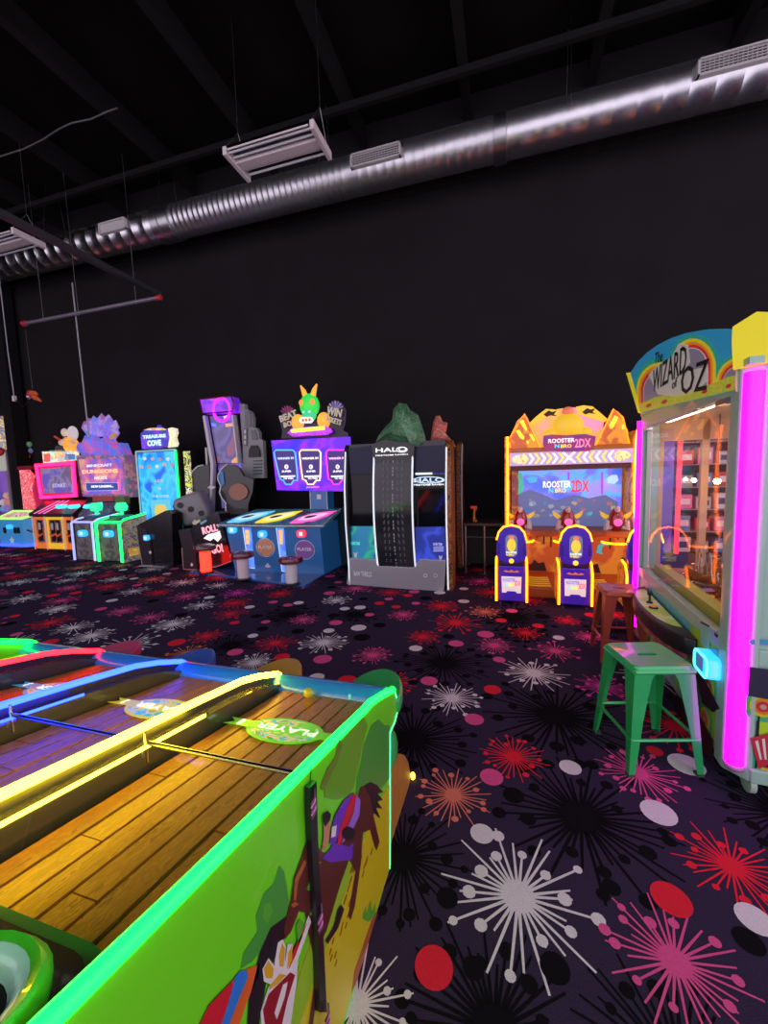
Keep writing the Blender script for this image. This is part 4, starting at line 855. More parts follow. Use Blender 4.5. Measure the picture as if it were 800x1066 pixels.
# gun shelf and three mounted guns
MB().pxy([(xl, 5.75), (xr, 5.75), (xr, 6.35), (xl, 6.35)], .66, .74).build('gun_shelf', ORD, ro, bevel=.015)
GC = (.20, .80, 1.38)
RDG = mat('gun_red', (.38, .012, .02), .25, coat=.6); WHG = mat('gun_white', (.75, .70, .66), .3)
for x in GC:
    st_ = MB().tube([(x+.19*cos(R(a)), 5.80-.10*sin(R(a)), .72) for a in range(-180, 1, 15)][::-1], .014, 6).build('gun_stand_neon', NO, ro, smooth=True)
    MB().tube([(x+.17*cos(R(a)), 5.80+.16*sin(R(a)), .60) for a in range(180, 361, 15)], .014, 6).build('gun_stand_neon', NO, ro, smooth=True)
    MB().pxy(ell(x, 5.85, .17, .15, 18), .68, .745).build('gun_plate', ORG, ro, smooth=True)
    g = MB().lathe((x, 5.84, .74), [(.05, 0), (.075, .04), (.095, .10), (.09, .18), (.07, .24), (.05, .28), (.02, .30)], 14).build('gun_body', RDG, ro, smooth=True)
    MB().lathe((x, 5.76, .86), [(.03, -.03), (.05, -.02), (.05, .02), (.03, .05)], 12, 'Y').build('gun_muzzle', glow('gun_pink', (.9, .12, .45), .9), g, smooth=True)
    MB().ball((x, 5.80, 1.02), .035, .05, .05, 10, 6).build('gun_tip', WHG, g, smooth=True)
    for s in (-1, 1):
        MB().tube([(x+s*.06, 5.82, .80), (x+s*.12, 5.80, .78), (x+s*.11, 5.78, .88)], [.035, .04, .025], 8).build('gun_grip', WHG, g, smooth=True)
    for s in (-1, 1): MB().pxz([(x+s*.07, .93), (x+s*.19, 1.0), (x+s*.17, .93), (x+s*.12, .89)], 5.86, 5.88).build('gun_fin', mat('fin_yellow', (.8, .5, .03), .3, es=.5), g)
# three seats
PUR = mat('seat_purple', (.055, .018, .42), .35, emit=(.06, .02, .6), es=.25, coat=.3)
def seat(x, label):
    t = thing('seat_pod', label, 'seat pod', (x, 4.82, 0), 0, 'seat pods of the orange shooting game')
    y0 = 4.78; W = .168
    # pedestal
    MB().box(x-W+.02, x+W-.02, y0+.01, y0+.30, .05, .46).build('pedestal', PUR, t, bevel=.01); pd_ = t.children[-1]
    for s in (-1, 1):
        MB().pyz([(y0-.005, .05), (y0-.005, .40), (y0+.06, .50), (y0+.20, .52), (y0+.32, .45), (y0+.32, .05)], x+s*W-.012, x+s*W+.012).build('side_cheek', art('side_art_orange', []), t)
        MB().tube([(x+s*W, y, z) for y, z in ((y0-.012, .05), (y0-.012, .40), (y0+.06, .51), (y0+.20, .53))], .012, 8).build('edge_neon', NO, t, smooth=True)
        MB().pyz([(y0+.0, .56), (y0+.32, .56), (y0+.32, .58), (y0+.0, .58)], x+s*.13-.01, x+s*.13+.01)
    MB().pxz([(x-.105, .15), (x-.06, .15), (x-.045, .17), (x+.045, .17), (x+.06, .15), (x+.105, .15), (x+.11, .34), (x-.11, .34)], y0-.002, y0+.008).build('sign_plate', mat('plate_pale', (.75, .68, .66), .4, emit=(.8, .72, .7), es=.55), t); sp__ = t.children[-1]
    txt('ROOSTER', (x-.025, y0-.006, .305), .135, .038, glow('text_violet', (.25, .22, .75), .7), sp__, thick=.02); txt('N', (x-.055, y0-.006, .245), .022, .032, TC, sp__, thick=.02); txt('BRO', (x, y0-.006, .245), .07, .032, TY, sp__, thick=.02); txt('2DX', (x+.065, y0-.006, .27), .075, .06, glow('text_rose', (.85, .12, .2), .8), sp__, thick=.02)
    MB().pxz([(x-.09, .40), (x-.06, .415), (x-.03, .40), (x, .42), (x+.03, .40), (x+.06, .415), (x+.09, .40), (x+.06, .39), (x-.06, .39)], y0+.002, y0+.009).build('flame_print', mat('flame_orange', (.8, .2, .03), .4, es=.4), pd_)
    MB().box(x-.15, x+.15, y0+.02, y0+.34, .46, .54).build('seat_cushion', mat('seat_vinyl', (.05, .02, .03), .45), t, bevel=.02)
    # backrest: rounded arch
    o = [(x-.150, .53), (x-.168, .62), (x-.160, .76), (x-.135, .85), (x-.085, .91), (x, .93), (x+.085, .91), (x+.135, .85), (x+.160, .76), (x+.168, .62), (x+.150, .53), (x+.06, .50), (x-.06, .50)]
    MB().pxz(o, y0, y0+.07).build('backrest', PUR, t, bevel=.012); bk_ = t.children[-1]
    MB().tube([(a, y0+.02, z+.004) for a, z in o[2:9]], .014, 8).build('edge_neon', NO, bk_, smooth=True)
    MB().pxz(rrect(x-.065, x+.065, .575, .83, .05, 4), y0-.006, y0+.004).build('back_panel', mat('back_panel_dark', (.10, .12, .22), .3, emit=(.25, .30, .45), es=.5), bk_)
    MB().pxz(ell(x, .71, .048, .075, 16), y0-.010, y0-.005).build('panel_blob', mat('panel_gold', (.8, .55, .05), .4, emit=(.85, .6, .05), es=.8), bk_)
    MB().pxz(ell(x, .80, .030, .022, 12), y0-.010, y0-.005).build('panel_blob', mat('panel_coral', (.75, .2, .12), .4, emit=(.8, .2, .12), es=.7), bk_)
    txt('ROOSTER', (x, y0-.008, .625), .115, .022, TW, bk_, thick=.02); txt('N BRO', (x-.015, y0-.008, .598), .085, .022, TY, bk_, thick=.02)
    for s in (-1, 1):
        for k in range(4): MB().pxz([(x+s*.125, .60+k*.032), (x+s*.150, .618+k*.032), (x+s*.150, .632+k*.032), (x+s*.125, .614+k*.032)], y0-.003, y0+.001).build('vent_stripe', BLKP, bk_)
    MB().lathe((x, y0-.004, .525), [(.028, 0), (.028, .01)], 14, 'Y').build('lamp', glow('amber_lamp', (1, .5, .03), 1.6), bk_)
    for s in (-1, 1):
        for yy in (y0+.04, y0+.27): MB().lathe((x+s*.12, yy, 0), [(.016, 0), (.016, .01), (.008, .012), (.008, .06)], 10).build('foot', CHROME, t, smooth=True)
    return t
seat(.068, 'purple seat pod with amber edge lights, nearest the side table'); seat(.742, 'purple seat pod with amber edge lights, middle one of the shooting game'); seat(1.41, 'purple seat pod partly hidden behind the coin pusher corner light')

# ================================================================== PRIZE CASE seen through the coin pusher glass
pc = thing('prize_case', 'tall prize case with red and violet lights seen through the coin pusher glass', 'prize case', (2.5, 6.2, 0))
MB().box(1.80, 3.20, 6.55, 6.62, 0, 2.2).build('back_panel', mat('case_back', (.10, .07, .12), .5), pc)
MB().box(1.80, 3.20, 5.9, 6.6, 0, .45).build('base', mat('case_base', (.08, .05, .09), .4), pc)
MB().box(1.80, 3.20, 5.9, 6.6, 2.12, 2.2).build('top', mat('case_base', (.08, .05, .09), .4), pc)
for x, c, nm in ((1.83, (.28, .03, 1), 'violet'), (2.08, (1, .02, .03), 'scarlet'), (2.36, (1, .22, .02), 'tangerine'), (3.17, (1, .02, .03), 'scarlet')): MB().box(x-.02, x+.02, 5.88, 5.92, .45, 2.12).build('light_post', glow('case_'+nm, c, 2.2), pc)
MB().box(1.86, 2.04, 5.95, 6.55, .45, 2.12).build('violet_panel', soft('case_violet_art', [(.05, .02, .16), (.14, .06, .34), (.08, .04, .22)], 3, .6), pc)
for k in range(6):
    z = .45+.28*k; MB().box(2.08, 3.18, 5.95, 6.55, z-.012, z).build('shelf', mat('case_shelf', (.35, .33, .36), .4), pc)
MB().box(2.10, 3.15, 6.0, 6.06, 2.07, 2.11).build('case_lamp', glow('case_lamp', (.85, .92, 1), 7), pc)
r8 = random.Random(6); PZ = [('white', (.75, .75, .78)), ('grey', (.35, .36, .4)), ('blue', (.10, .25, .6)), ('red', (.6, .06, .08)), ('pink', (.7, .25, .5)), ('silver', (.55, .57, .6))]
for k in range(5):
    for j in range(5):
        nm, c = PZ[(k*2+j+(k > 2)) % 6]; x = 2.20+j*.20; z = .45+.28*k; w_, h_ = r8.uniform(.06, .085), r8.uniform(.12, .21)
        b_ = MB().box(x-w_, x+w_, 6.02, 6.2, z, z+h_).build('prize_box', mat('prizebox_'+nm, c, .4), origin=Vector((x, 6.1, z)), bevel=.006)
        tag(b_, '%s prize box, %s from left on the %s shelf of the prize case' % (nm, ('one', 'two', 'three', 'four', 'five')[j], ('lowest', 'second lowest', 'middle', 'second highest', 'highest')[k]), 'box', 'prize boxes in the case')
        MB().box(x-w_*.7, x+w_*.7, 6.015, 6.02, z+h_*.3, z+h_*.7).build('box_label', PRINTW if nm not in ('white', 'silver') else mat('label_navy', (.05, .08, .2), .4), b_)
# ================================================================== SIDE TABLE AND TOY
t = thing('side_table', 'dark narrow table with steel legs between the two big cabinets', 'table', (-.30, 6.5, 0))
MB().box(-.62, -.02, 6.2, 6.85, .74, .78).build('table_top', mat('table_brown', (.06, .045, .035), .4), t, bevel=.006)
for x in (-.585, -.305, -.06):
    for y in (6.24, 6.80): MB().tube([(x, y, 0), (x, y, .74)], .018, 10).build('leg', STEEL, t, smooth=True)
MB().tube([(-.58, 6.26, .56), (-.06, 6.26, .56)], .008, 6).build('crossbar', STEEL, t, smooth=True)
MB().box(-.60, -.04, 6.70, 6.74, .05, .72).build('back_board', mat('table_dark', (.012, .016, .014), .6), t)
MB().pxy(ell(-.305, 6.24, .10, .07, 16), 0, .012).build('base_plate', STEEL, t)
t = thing('toy_figure', 'small red and yellow long-necked toy standing on the side table', 'toy', (-.46, 6.35, .78))
MB().tube([(-.46, 6.35, .79), (-.46, 6.35, .88), (-.455, 6.35, .97), (-.44, 6.35, 1.03)], [.022, .018, .014, .018], 8).build('neck', mat('toy_yellow', (.7, .35, .05), .4), t, smooth=True)
MB().ball((-.485, 6.35, 1.01), .035, .025, .028, 10, 6).build('head', mat('toy_red', (.7, .03, .03), .4, es=.3), t, smooth=True)
MB().tube([(-.44, 6.35, 1.03), (-.43, 6.35, 1.0), (-.435, 6.35, .96)], [.02, .018, .008], 7).build('crest', mat('toy_orange', (.75, .25, .04), .4), t, smooth=True)
MB().ball((-.45, 6.35, .80), .04, .03, .022, 10, 6).build('base', MATS['toy_orange'], t, smooth=True)

# ================================================================== CENTRE: two-seat theatre cabinet
HY = 5.2
ha = thing('theatre_cabinet', 'black curved two-seat shooter cabinet with silver plinth and green crest on top', 'arcade game', (-1.43, 5.9, 0))
def h2(px, py, Y=HY):
    p = wy(px, py, Y); return p.x, p.z
K6 = crop(350, 400, 4.635)
def k6(x, y, Y=HY): return h2(*K6(x, y), Y)
HB_ = mat('gloss_black', (.012, .013, .018), .2); HS = mat('plinth_silver', (.48, .51, .56), .25, .35)
hx0, hx1 = -2.10, -.72
# plinth with notch
MB().pxz([k6(50, 965), (k6(520, 1005)), k6(530, 850), k6(405, 845), k6(375, 885), k6(205, 878), k6(190, 845), k6(65, 838)], HY, HY+.10).build('plinth', HS, ha, bevel=.006); pl_ = ha.children[-1]
MB().box(hx0+.03, hx1-.03, HY+.1, 6.9, .05, .42).build('plinth_body', BLACK, ha)
MB().box(hx0+.04, hx1-.04, HY+.02, 6.85, 0, .05).build('kick_base', BLACK, ha)
ftxt('RAW THRILLS', pl_, k6, 88, 172, 905, 925, PRINTW, HY-.006, .02); 
for cx_ in (432, 480): MB().tube([(x, HY-.003, z) for x, z in ell(*k6(cx_, 923), .022, .022, 12)], .004, 5, closed=True).build('logo_ring', PRINTW, pl_)
# shell sides and roof
def curve_side(x0, x1, y0, y1, nm, m):
    prof = [(y0+.02, .0), (y0, .4), (y0-.06, .9), (y0-.05, 1.4), (y0+.03, 1.9), (y0+.10, 1.98), (y1, 1.98), (y1+.05, 1.4), (y1+.06, .8), (y1, 0)]
    return MB().pyz(prof, x0, x1).build(nm, m, ha, smooth=True, sharp=50)
BRZ = art('bronze_side_art', [(.05, .025, .012), (.32, .11, .02), (.10, .04, .02), (.45, .18, .03), (.03, .015, .01)], 6, 0, .4, 'noise', 3.0)
curve_side(hx1-.02, hx1+.06, HY+.02, HY+.32, 'front_side_board', BRZ)
curve_side(hx0-.04, hx0+.02, HY+.02, 6.9, 'left_side_board', BLACK)
MB().pyz([(6.55, 0), (6.48, .6), (6.45, 1.2), (6.50, 1.7), (6.62, 2.0), (6.74, 2.05), (6.80, 1.95), (6.86, 1.4), (6.86, .7), (6.78, .0)], hx1-.02, hx1+.06).build('rear_side_board', BRZ, ha, smooth=True)
WT = glow('trim_white', (.85, .92, 1), .75)
MB().tube([(hx1+.065, y, z) for y, z in ((6.53, .05), (6.46, .6), (6.43, 1.2), (6.48, 1.7), (6.60, 2.0))], .008, 6).build('edge_trim', PRINTW, ha, smooth=True)
ftxt('H2', ha, lambda px, py: h2(px, py, 6.40), 483, 487, 466, 474, mat('orange_ink', (.6, .2, .03), .4), 6.40, .02) if False else None
MB().box(hx0+.02, hx1-.02, HY+.10, 6.8, 1.90, 1.98).build('roof', HB_, ha)
MB().box(hx0+.02, hx1-.02, 6.55, 6.8, .4, 1.9).build('rear_wall', mat('cabin_wall', (.02, .02, .03), .4), ha)
cabin = MB().box(hx1-.55, hx1-.10, 6.52, 6.55, .95, 1.55).build('cabin_screen', soft('cabin_screen_art', [(.01, .01, .08), (.04, .05, .55), (.10, .08, .75)], 3, 1.1), ha)
MB().box(hx0+.10, hx1-.10, 5.75, 6.3, .42, .62).build('bench_seat', mat('bench_vinyl', (.03, .025, .035), .4), ha, bevel=.03)
MB().box(hx0+.10, hx1-.10, 6.2, 6.35, .6, 1.15).build('bench_back', MATS['bench_vinyl'], ha, bevel=.03)
# left and right windows, header panels and lit art panels
YW = HY+.06
def panel(nm, P, m, par=ha, y0=None, y1=None):
    return MB().pxz([k6(*q, YW) for q in P], y0 or YW, y1 or YW+.03).build(nm, m, par)
panel('header_panel', ((60, 310), (180, 295), (185, 432), (55, 435)), mat('header_navy', (.010, .014, .05), .25, spec=.25))
panel('header_panel', ((380, 300), (540, 292), (535, 430), (378, 432)), MATS['header_navy'])
HGL = mat('smoked_window', (.006, .007, .010), .06, spec=.25)
panel('window', ((55, 437), (185, 434), (180, 560), (178, 684), (48, 684), (42, 560)), HGL)
wr_ = panel('window', ((378, 434), (535, 432), (528, 560), (527, 686), (368, 688), (372, 560)), HGL)
lp_ = panel('lit_panel', ((50, 686), (180, 686), (205, 840), (68, 840)), soft('panel_teal_art', [(.006, .012, .08), (.01, .07, .24), (.02, .32, .18), (.015, .15, .28)], 2.6, .65))
rp_ = panel('lit_panel', ((368, 690), (527, 688), (530, 850), (405, 848), (385, 872)), soft('panel_blue_art', [(.006, .006, .06), (.015, .03, .25), (.03, .06, .50), (.015, .025, .22)], 2.6, .65))
ftxt('RAVEN TEAM', lp_, lambda x, y: k6(x, y, YW), 75, 115, 760, 775, glow('ink_teal', (.1, .8, .6), .6), YW-.006); ftxt('RAVEN TEAM', rp_, lambda x, y: k6(x, y, YW), 470, 512, 765, 778, glow('ink_lilac', (.5, .5, .9), .6), YW-.006)
for P, par in ((((86, 810), (95, 815), (104, 810), (100, 835), (90, 835)), lp_), (((497, 825), (505, 830), (514, 825), (510, 852), (501, 852)), rp_)): MB().pxz([k6(*q, YW) for q in P], YW-.008, YW-.002).build('badge', PRINTW, par)
for k in range(3): MB().pxz([k6(*q, YW) for q in ((470, 785+k*9), (520, 783+k*9), (520, 787+k*9), (470, 789+k*9))], YW-.005, YW-.001).build('caption_line', glow('ink_lilac', (.5, .5, .9), .6), rp_)
ftxt('HALO', wr_, lambda x, y: k6(x, y, YW), 378, 520, 450, 474, glow('halo_blue', (.55, .75, 1), 1.0), YW-.006, .02)
MB().tube([(x, YW-.006, z) for x, z in [k6(450+74*cos(R(a)), 462+15*sin(R(a)), YW) for a in range(0, 360, 15)]], .006, 5, closed=True).build('logo_ring', glow('halo_blue', (.55, .75, 1), 1.0), wr_)
ftxt('FIRETEAM RAVEN', wr_, lambda x, y: k6(x, y, YW), 378, 520, 479, 490, TW, YW-.006, .02)
MB().pxz([k6(*q, YW) for q in ((385, 428), (465, 426), (465, 435), (385, 437))], YW-.02, YW-.004).build('marquee_light', glow('marquee_white', (.9, .95, 1), 1.1), wr_)
# bulged centre spine with header
sx = [(k6(178, 0)[0], k6(375, 0)[0])]
xa, xb = k6(186, 400)[0], k6(372, 400)[0]
prof = [(HY+.04-.13*sin(pi*i/12)**.8, .24+(1.92-.24)*i/12) for i in range(13)]
SPM = soft('spine_gloss', [(.008, .010, .012), (.02, .024, .028), (.035, .04, .045)], 2.2, 0, .14)
MB().pyz(prof+[(HY+.1, 1.92), (HY+.1, .24)], xa, xb).build('spine', SPM, ha, smooth=True, sharp=50); spn_ = ha.children[-1]
for x in (xa, xb): MB().tube([(x, y-.006, z) for y, z in prof], .012, 6).build('spine_trim', WT, ha, smooth=True)
for x, s in ((hx0-.01, 0), (hx1+.0, 1)): MB().tube([(x, HY-.0+.02*0+yy, z) for yy, z in ((.01, .02), (-.01, .4), (-.06, .9), (-.05, 1.4), (.03, 1.88))], .010, 6).build('edge_trim', WT, ha, smooth=True)
TM = mat('tread_grey', (.14, .15, .17), .4)
xc = (xa+xb)/2
def syz(z): 
    i = (z-.24)/(1.68)*12; i = min(11.99, max(0, i)); a = int(i); f = i-a; return prof[a][0]*(1-f)+prof[a+1][0]*f-.004
for k in range(34):
    z = .30+k*.044
    if k % 4 != 3: MB().box(xc-.006, xc+.006, syz(z)-.001, syz(z)+.004, z, z+.03).build('tread_mark', mat('tread_white', (.45, .47, .5), .4), spn_)
    for s in (-1, 1):
        for d in (.07, .13):
            z2 = z+.02*(k % 2); y = syz(z2)
            MB().add([(xc+s*d, y, z2), (xc+s*(d+.012), y, z2+.006), (xc+s*(d-.01), y, z2+.034), (xc+s*(d-.018), y, z2+.028)], [(0, 1, 2, 3)]).build('tread_mark', TM, spn_)
hd = MB().pxz([k6(*q) for q in ((172, 290), (240, 268), (380, 295), (375, 372), (188, 380))], HY-.02, HY+.08).build('name_header', mat('header_charcoal', (.03, .03, .032), .35), ha)
ftxt('HALO', hd, k6, 195, 345, 302, 330, TW, HY-.026, .01); ftxt('FIRETEAM RAVEN', hd, k6, 195, 348, 335, 348, TW, HY-.026, .01)
MB().tube([(x, HY-.026, z) for x, z in [k6(320+26*cos(R(a)), 316+12*sin(R(a))) for a in range(0, 360, 20)]], .005, 5, closed=True).build('logo_ring', TW, hd)
# crests on the roof: plain painted boulders where the soldier figures stand
def crag(name, P, m, y0, y1, sub):
    b = MB(); pts = [k6(*q) for q in P]; n = len(pts); cx_ = sum(p[0] for p in pts)/n; cz_ = sum(p[1] for p in pts)/n; rr5 = random.Random(n)
    vs = [(x, (y0+y1)/2, z) for x, z in pts]+[((x-cx_)*.62+cx_+rr5.uniform(-.03, .03), y0+rr5.uniform(-.02, .02), (z-cz_)*.62+cz_+rr5.uniform(-.03, .03)) for x, z in pts]+[((x-cx_)*.7+cx_, y1, (z-cz_)*.7+cz_) for x, z in pts]+[(cx_, y0-.05, cz_+.05)]
    f = []
    for i in range(n):
        j = (i+1) % n; f += [(i, j, n+j), (i, n+j, n+i), (n+i, n+j, 3*n), (j, i, 2*n+i), (j, 2*n+i, 2*n+j)]
    f.append(tuple(range(2*n, 3*n)))
    return b.add(vs, f).build(name, m, ha)
crag('green_crest', ((175, 275), (190, 240), (225, 195), (255, 165), (262, 110), (290, 80), (325, 85), (345, 115), (385, 140), (405, 200), (425, 270), (425, 305), (400, 318), (380, 300), (240, 272)), art('crest_green_camo', [(.03, .09, .05), (.06, .18, .09), (.10, .26, .13), (.04, .12, .06), (.13, .22, .12)], 9, .08), HY+.0, HY+.32, 1)
crag('red_crest', ((425, 285), (432, 215), (440, 165), (455, 130), (475, 128), (490, 160), (515, 165), (510, 200), (500, 225), (540, 265), (560, 292)), art('crest_rose_camo', [(.40, .05, .06), (.55, .20, .16), (.50, .10, .10), (.62, .34, .18)], 9, .1), HY+.3, HY+.6, 1)
# ================================================================== CENTRE LEFT: three-player boss game with big purple screen
bo = thing('boss_game', 'blue three-player ticket game with purple screen on a post and horned green head topper', 'arcade game', (-3.5, 5.9, 0))
BLUEP = mat('boss_blue', (.02, .13, .36), .32, emit=(.02, .14, .42), es=.18, coat=.4)
PF = [wf(*q) for q in ((197, 597), (318, 612), (341, 598), (338, 590), (232, 585))]
MB().pxy([(PF[0].x, PF[0].y), (PF[1].x, PF[1].y), (PF[2].x, PF[2].y), (-2.66, 6.5), (-4.55, 6.5), (-4.95, 6.0)], 0, .034).build('game_platform', mat('platform_blue', (.02, .11, .38), .22, coat=.6), bevel=.006, origin=Vector((-3.6, 5.6, 0)))
tag(bpy.data.objects['game_platform'], 'low glossy blue platform under the three-player ticket game and its stools', 'platform')
YC = 5.62
def g2(px, py, Y=YC):
    p = wy(px, py, Y); return p.x, p.z
K3 = crop(200, 510, 5.333)
def k3(x, y, Y=YC): return g2(*K3(x, y), Y)
con = MB().pxz([k3(185, 200), k3(440, 190), k3(710, 195), k3(735, 460), (k3(735, 470)[0], .035), (k3(240, 440)[0], .035)], YC, 6.3).build('console', BLUEP, bo)
xa_, xb_ = k3(160, 170)[0], k3(745, 190)[0]; zt_ = k3(440, 185)[1]
# sloping play deck
DN = lambda x, v, h=0: Vector((x, YC-.06+v*.72, zt_+.0+v*.17+h))
dk = MB(); n = 10
top = [DN(xa_+(xb_-xa_)*i/n, -.02-.04*sin(pi*i/n)) for i in range(n+1)]+[DN(xb_-.03, 1.0), DN(xa_+.25, 1.0)]
dk.prism(top, (0, 0, -.05)); deck = dk.build('play_deck', art('deck_blue_art', [(.02, .10, .16), (.03, .18, .24), (.02, .07, .12), (.10, .03, .12)], 7, .25), bo)
MB().tube([p+Vector((0, 0, -.02)) for p in top[:n+1]], .010, 6).build('deck_trim', PRINTW, bo, smooth=True)
MB().tube([DN(xb_, -.02), DN(xb_-.03, 1.0)], .010, 6).build('deck_trim', PRINTW, bo, smooth=True)
SH = [((.13, .60, .95), 'cyan', 275, 140), ((.95, .75, .02), 'yellow', 435, 155), ((1, .12, .55), 'pink', 632, 148)]
for c, nm, x, y in SH:
    cx_ = k3(x, y)[0]; v0 = .40
    P = [(-.26, -.38), (-.05, -.36), (.12, -.20), (.24, .10), (.30, .42), (.14, .36), (-.10, .22), (-.24, -.05)]
    o = MB().prism([DN(cx_+a, v0+b, .004) for a, b in P], (0, 0, .010)).build('player_dish', glow('dish_'+nm, c, .9), deck)
    MB().prism([DN(cx_+a*.7, v0+b*.6, .016) for a, b in P], (0, 0, .003)).build('dish_center', glow('dishc_'+nm, tuple(min(1, q*.5+.5) for q in c), .9), o)
    MB().prism([DN(cx_+a*.3-.03, v0+b*.25-.03, .021) for a, b in P], (0, 0, .006)).build('dish_knob', mat('knob_dark', (.04, .06, .14), .3), o)
for x, v in ((.30, .65), (.62, .15), (.98, .70), (1.28, .15), (1.55, .75)):
    MB().prism([DN(xa_+x+.22+a, v+b, .003) for a, b in ell(0, 0, .13, .10, 12)], (0, 0, .006)).build('deck_badge', mat('badge_maroon', (.22, .02, .06), .4, es=.2), deck)
# console stations: dividers, card readers, round emblems
for x0, x1 in ((285, 330), (470, 512)):
    P = [k3(x0, 205), k3(x1-2, 205), k3(x1+20, 455 if x0 > 400 else 435), k3(x0+32, 450 if x0 > 400 else 430)]
    dv = MB().pxz(P, YC-.012, YC+.01).build('light_divider', soft('divider_art', [(.03, .05, .45), (.06, .14, .75), (.10, .25, .85)], 4, .8), con)
    MB().tube([(x, YC-.012, z) for x, z in (P[0], P[3], P[2])], .007, 6).build('divider_trim', glow('trim_ice', (.65, .8, 1), .8), dv, smooth=True)
    Q = [k3(x0+14, 222), k3(x0+36, 222), k3(x0+38, 300), k3(x0+20, 300)]
    MB().pxz(Q, YC-.02, YC-.013).build('divider_emblem', art('emblem_gold', [(.75, .5, .05), (.8, .4, .2), (.7, .6, .1)], 16, .7), dv)
for x, y, c in ((230, 220, (.05, .55, .95)), (396, 245, (.03, .50, 1)), (612, 242, (1, .04, .10))):
    X_, Z_ = k3(x, y); r_ = MB().pxz(rrect(X_-.075, X_+.075, Z_-.06, Z_+.06, .045), YC-.05, YC).build('card_reader', glow('reader_%d' % x, c, .9), con)
    MB().pxz(rrect(X_-.03, X_+.03, Z_-.03, Z_+.03, .006), YC-.054, YC-.049).build('reader_screen', glow('reader_face', (.75, .85, 1), .8), r_)
for x, y, s, m in ((410, 320, 'PLAYER', (.40, .18, .10)), (628, 332, 'PLAYER', (.16, .06, .26))):
    X_, Z_ = k3(x, y)
    e = MB().pxz([(X_-.17, Z_), (X_-.12, Z_+.08), (X_-.10, Z_+.12), (X_, Z_+.16), (X_+.10, Z_+.12), (X_+.12, Z_+.08), (X_+.17, Z_), (X_+.12, Z_-.08), (X_, Z_-.16), (X_-.12, Z_-.08)], YC-.012, YC).build('emblem', mat('emblem_%d' % x, m, .4, es=.35), con)
    MB().tube([(X_+.165*cos(R(a))*(1.03), YC-.012, Z_+.15*sin(R(a))) for a in range(0, 360, 20)], .006, 5, closed=True).build('emblem_rim', PRINTW, e)
    txt(s, (X_, YC-.016, Z_+.01), .25, .05, PRINTW, e, thick=.02)
MB().pxz([k3(*q) for q in ((405, 425), (420, 405), (430, 418), (440, 425), (422, 432))], YC-.006, YC).build('maker_mark', PRINTW, con)
# stools bolted to the platform
def pstool(px, py, label, m):
    p = wf(px, py, .035); t = thing('pedestal_stool', label, 'stool', (p.x, p.y, .035), 0, 'pedestal stools of the boss game')
    h = wy(px, py-31, p.y).z
    MB().lathe((p.x, p.y, .035), [(.115, 0), (.115, .02), (.085, .025), (.085, .03)], 20).build('base_ring', BLKP, t, smooth=True)
    MB().lathe((p.x, p.y, .06), [(.085, 0), (.085, h-.19)], 20).build('column', m, t, smooth=True)
    MB().lathe((p.x, p.y, h-.13), [(.075, 0), (.085, .03), (.085, .05)], 16).build('collar', CHROME, t, smooth=True)
    c = MB().lathe((p.x, p.y, h-.08), [(.14, -.05), (.175, -.03), (.18, .0), (.165, .035), (.10, .055), (.0, .06)], 24).build('cushion', mat('cushion_maroon', (.16, .012, .03), .25, coat=.5), t, smooth=True)
    for a in range(0, 360, 60): MB().ball((p.x+.11*cos(R(a)), p.y+.11*sin(R(a)), h-.04), .022, .022, .012, 8, 5).build('cushion_stud', mat('stud_pink', (.55, .25, .30), .3), c, smooth=True)
    return t
pstool(215, 596, 'pedestal stool with column glowing bright red, at the left end of the platform', glow('column_red', (1, .012, .005), 8))
pstool(254, 603, 'pedestal stool with pale pink-white column between the red glowing stool and the other', mat('column_white_pink', (.70, .58, .62), .3, es=.05))
pstool(304, 608, 'pedestal stool with pale white column nearest the theatre cabinet', mat('column_white', (.66, .62, .68), .3, es=.05))
# post and screen
YP = 6.25
K9 = crop(275, 400, 8.0)
def k9(x, y, Y=YP): return g2(*K9(x, y), Y)
x0, _ = k9(380, 900); x1, _ = k9(520, 900)
MB().box(x0, x1, YP+.02, YP+.30, .036, 1.5).build('screen_post', BLUEP, bo); po_ = bo.children[-1]
for x in (x0, x1): MB().tube([(x, YP+.015, .75), (x, YP+.015, 1.42)], .008, 6).build('post_trim', PRINTW, po_)
MB().pxz([k9(*q) for q in ((438, 918), (472, 918), (472, 958), (438, 958))], YP+.008, YP+.019).build('post_emblem', PRINTW, po_)
MB().box(x1+.06, x1+.50, YP+.1, YP+.5, .036, 1.0).build('ticket_cabinet', mat('teal_dark', (.015, .06, .07), .4), bo)
scp = [k9(*q) for q in ((78, 472), (735, 440), (738, 520), (680, 890), (125, 880))]
hs = MB().pxz(scp, YP-.06, YP+.10).build('screen_case', BLKP, bo)
sc = MB().pxz([(x*.995+(-3.0)*.005, z) for x, z in scp], YP-.075, YP-.061).build('game_screen', soft('screen_purple', [(.03, .005, .65), (.09, .005, .80), (.20, .008, .75), (.05, .008, .95), (.02, .01, .80)], 1.6, 1.0), hs)
cl3 = [((.06, .35, 1), 'blue'), ((1, .72, .25), 'gold'), ((1, .03, .75), 'pink')]
